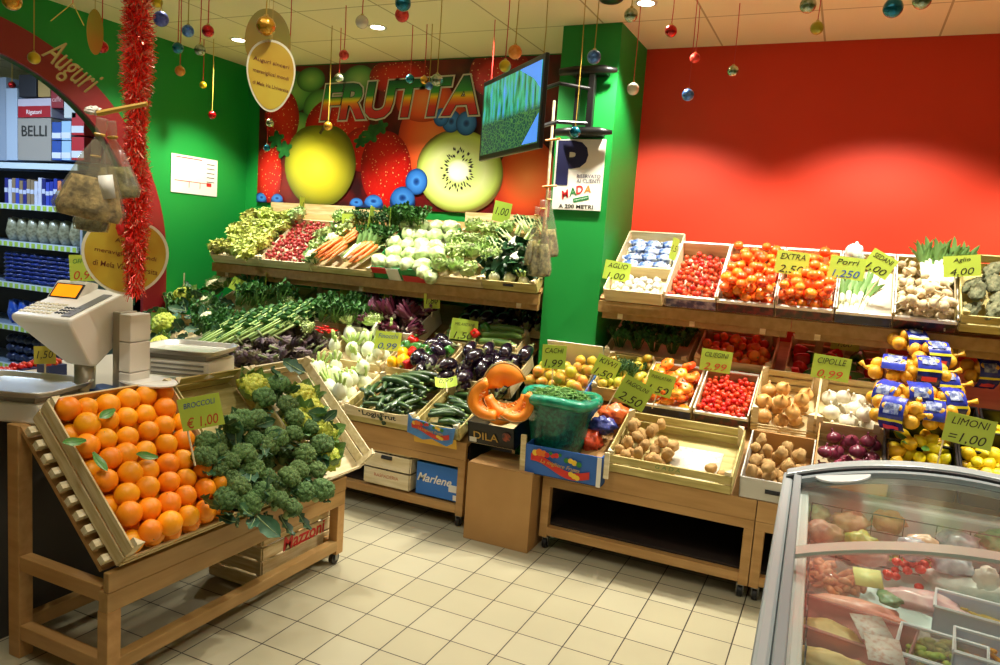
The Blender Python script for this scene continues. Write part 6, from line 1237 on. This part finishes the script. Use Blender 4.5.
# wire baskets
m_wire=mat('wire_grey','5C6664',.4,metal=.3)
def wire(x0,x1,y,z0,z1,st=.09,axis='x'):
    mb=MB()
    def P(a,z): return (a,y,z) if axis=='x' else (y,a,z)
    a=x0
    while a<=x1+.001: mb.tube([P(a,z0),P(a,z1)],.0022,4,M=inv); a+=st
    z=z0
    while z<=z1+.001: mb.tube([P(x0,z),P(x1,z)],.0022,4,M=inv); z+=st*.62
    return mb
part('wire_panel',wire(FX0+.10,FX1-.10,FYB-.20,.55,.83),m_wire,t); part('wire_panel',wire(1.2,FYB-.12,FX0+.10,.55,.80,.09,'y'),m_wire,t); pass
part('basket_floor',MB().box(FX0+.09,FX1-.09,.62,FYB-.11,.64,.652,M=inv),mat('basket_floor','B8C6C2',.5),t)
def fz(px,py,z=.74): return atz(px,py,z)
rf=random.Random(8)
def pile(px,py,w,d,n,size,m,name,label,cat,z=.70,kind='ball',hz=.04,rot=0):
    p=fz(px,py,z); mb=MB()
    for i in range(n):
        x,y=rf.uniform(-w/2,w/2),rf.uniform(-d/2,d/2); zz=rf.uniform(-hz,hz)
        if kind=='ball': mb.ball(size*rf.uniform(.7,1.2),(x,y,zz),(1,1,.8),nu=9,nv=6)
        elif kind=='curl':
            a0=rf.uniform(0,6.28); mb.tube([(x+size*math.cos(a0+a),y+size*math.sin(a0+a),zz+.006*math.sin(a*2)) for a in (0,.7,1.4,2.1,2.8)],[.006,.010,.010,.008,.003],6)
        elif kind=='stick': a0=rf.uniform(-.5,.5)+rot; mb.tube([(x-size*math.cos(a0),y-size*math.sin(a0),zz),(x+size*math.cos(a0),y+size*math.sin(a0),zz+rf.uniform(-.01,.01))],.0055,5)
        elif kind=='chunk': mb.ball(size*rf.uniform(.7,1.3),(x,y,zz),(1,.8,.6),amp=.5,freq=2,seed=i,nu=9,nv=6)
    return obj(name,mb.mesh(name,m),T(*p),None,label,cat,None,'stuff')
m_pl=clearmat('pack_film','F4EEEA',.10); m_pinkf=clearmat('pink_film','F0C8C0',.35); m_tub=clearmat('tub_plastic','F0E4E0',.22); m_tubw=mat('tub_white','E8E8EC',.35); m_tubb=clearmat('tub_blue_rim','C8D8F0',.5)
def tub(px,py,w,d,h,label,m,rot=0,z=.74,rim=None,name='food_tub'):
    p=fz(px,py,z); t=thing(name,label,'tub',T(*p)@RZ(rot)); e=.003
    part('walls',MB().box(-w/2,w/2,-d/2,-d/2+e,-h,0).box(-w/2,w/2,d/2-e,d/2,-h,0).box(-w/2,-w/2+e,-d/2,d/2,-h,0).box(w/2-e,w/2,-d/2,d/2,-h,0).box(-w/2,w/2,-d/2,d/2,-h,-h+.004),m,t)
    part('rim',MB().tube([(-w/2,-d/2,0),(w/2,-d/2,0),(w/2,d/2,0),(-w/2,d/2,0),(-w/2,-d/2,0)],.005,6),rim or m,t); return t
def film(px,py,w,d,h,label,m,z=.74,rot=0,name='food_packet',cat='packet',amp=.3):
    return obj(name,MB().ball(1,sc=(w/2,d/2,h/2),amp=amp,freq=2.2,seed=px,nu=22,nv=12).mesh(name,m),T(*fz(px,py,z))@RZ(rot),None,label,cat)
m_shr=mat('shrimp_flesh','E8B088',.4,0,'D88A5A',40,.5); m_past=mat('pasta_yellow','E8CC88',.5,0,'D8B060',20,.5)
pile(828,578,.17,.12,60,.018,m_shr,'shrimps','heap of curled pink shrimps in the freezer','shrimps',.72,'curl',.025); film(828,576,.21,.16,.10,'clear bag around the pink shrimps in the freezer',m_pl,.725)
pile(905,573,.13,.07,16,.016,m_cher,'cherry_tomatoes','cherry tomatoes on a tray in the freezer','tomatoes',.72); pile(915,562,.14,.05,30,.010,mat('frozen_greens','B8CC88',.6,0,'8EA85A',30,.5),'frozen_greens','pale frozen vegetable pieces behind the tomatoes in the freezer','vegetables',.72,'chunk',.015)
film(965,585,.22,.12,.07,'bag of white fish pieces in the freezer',mat('white_fish_pack','E4E6DC',.35,0,'C8D0C8',20,.5,.4,30,coat=.4),.72); obj('freezer_price_card',MB().box(-.035,.035,-.03,.03,0,.002).mesh('freezer_price_card',mat('price_card_pale','D8DC8A',.5)),T(*fz(868,578,.78))@RZ(.2)@RX(.5),None,'pale yellow price card beside the shrimps in the freezer','price card')
film(890,598,.06,.10,.02,'large green herb leaf under film in the freezer',mat('herb_leaf','4A7A4A',.4,0,'6E9A6A',30,.5),.76); film(925,603,.20,.10,.05,'flat pink wrapped packet in the middle of the freezer',mat('pink_packet','D8A8AC',.3,0,'E8C8C4',30,.5,.4,30,coat=.5),.76,rot=-.15)
tub(850,625,.26,.17,.08,'large clear tub with reddish slices in the freezer',m_pinkf,-.2,.78); film(855,610,.22,.09,.05,'flat reddish sliced meat in the large clear tub',mat('red_slices','D8806A',.4,0,'E8A890',18,.5),.735)
film(830,638,.15,.09,.07,'pale stuffed bread shape inside the clear tub',mat('pale_dough','E8D09A',.45,0,'D8B470',14,.5),.75,rot=-.4,amp=.2); film(828,662,.16,.05,.05,'second pale dough piece at the bottom edge of the freezer',MATS['pale_dough'],.75)
for px,py,a in ((872,628,.3),(884,650,.1)): obj('printed_receipt',MB().box(-.035,.035,-.045,.045,0,.0015).mesh('printed_receipt',mat('receipt_print','D8CCC4',.5,0,'C07A60',70,.38)),T(*fz(px,py,.81))@RZ(a)@RX(.15),None,('upper' if py<640 else 'lower')+' printed label sheet on the clear tub in the freezer','label')
tub(942,650,.17,.16,.08,'clear tub of pale green sprouts near the bottom of the freezer',m_tub,-.15,.79,m_tubw); pile(940,655,.13,.11,90,.011,mat('green_sprouts','B8CC60',.5,0,'8EAA40',30,.5),'green_sprouts','pale green sprouts in a clear tub','sprouts',.735,'chunk',.015)
tub(975,608,.17,.12,.08,'pale blue tub of thin fries in the freezer',mat('tub_blue','C4D0E4',.35),-.12,.79,m_tubw); pile(975,618,.13,.07,70,.03,mat('fries_yellow','E8C86A',.5),'fries','thin yellow fries in the pale blue tub','fries',.745,'stick',.012,-.3)
tub(1000,652,.17,.13,.08,'blue rimmed tub of orange sticks at the right edge',MATS['tub_blue'],-.12,.80,m_tubw); pile(998,655,.12,.08,30,.03,mat('orange_sticks','E8A02A',.5),'orange_sticks','orange sticks in the blue rimmed tub','sticks',.76,'stick',.012,-1.2)
film(838,535,.16,.10,.06,'bag of brownish meat pieces at the back of the freezer',mat('brown_meat','A87A62',.4,0,'8A5A48',30,.5,.3,40,coat=.3),.74); pile(882,533,.09,.09,60,.010,mat('yellow_green_buds','B8BE5A',.6,0,'8A9A40',40,.5),'vegetable_buds','yellow green buds at the back of the freezer','vegetables',.70,'chunk',.015); pile(910,541,.05,.08,30,.010,MATS['yellow_green_buds'],'vegetable_buds','smaller group of buds right of the first in the freezer','vegetables',.70,'chunk',.012)
for i,(x,y,w,d,c,c2,lab) in enumerate([(-.01,2.45,.11,.10,'C8D8A8','A8C088','pale green packet in the far left corner'),(.10,2.40,.11,.08,'D8C0A0','B89A78','tan packet second from the left corner'),(.21,2.44,.10,.09,'E0B088','C88A60','peach coloured fillet third from the left corner'),(.30,2.36,.10,.07,'E4C0A0','C89878','pale peach fillet fourth from the left corner'),(.40,2.42,.12,.10,'C8D0D8','8A98A8','silvery packet in the back row right of the fillets'),(.52,2.45,.12,.10,'8ABE8A','5A9A6A','pale green bag in the back row at the right'),(.64,2.38,.10,.10,'A8B8C0','7A8A98','bluish packet at the far right of the back row'),(.02,2.24,.12,.08,'B89078','8A6450','brown sliced packet in the second row at the left'),(.26,2.22,.08,.07,'C4CCD4','90A0B0','crumpled foil packet in the second row'),(.37,2.25,.11,.08,'D0D8E0','98A4B0','large silvery packet in the second row'),(.14,2.12,.12,.05,'D8B8B0','C09890','pale pink slab before the buds'),(.43,2.10,.06,.05,'E8E4D8','D0CCC0','small white block just behind the crossbar'),(.13,2.27,.09,.08,'B8BE5A','8A9A40','yellow green herb pack in the second row'),(.55,2.27,.11,.09,'D8DCD8','A8B4B8','white wrapped pack in the second row at the right')]):
    obj('food_packet',MB().ball(1,sc=(w/2,d/2,.032),amp=.35,freq=2.2,seed=i+40,nu=22,nv=12).mesh('food_packet',mat('frozen_pack_%d'%i,c,.35,0,c2,30,.5,.4,40,coat=.4)),T(x,y+.20,.775+.015*(i%3))@RZ(.3*math.sin(i*2.1))@RX(.25),None,lab+' of the freezer','packet')
t=thing('pack_with_logo','green and white patterned packet at the back right of the freezer','packet',T(*fz(983,553,.72))@RZ(-.3)); part('packet',MB().box(-.055,.055,-.04,.04,0,.012),mat('logo_pack','CFE0D0',.4,0,'3A9A6A',26,.45),t,bev=.003)
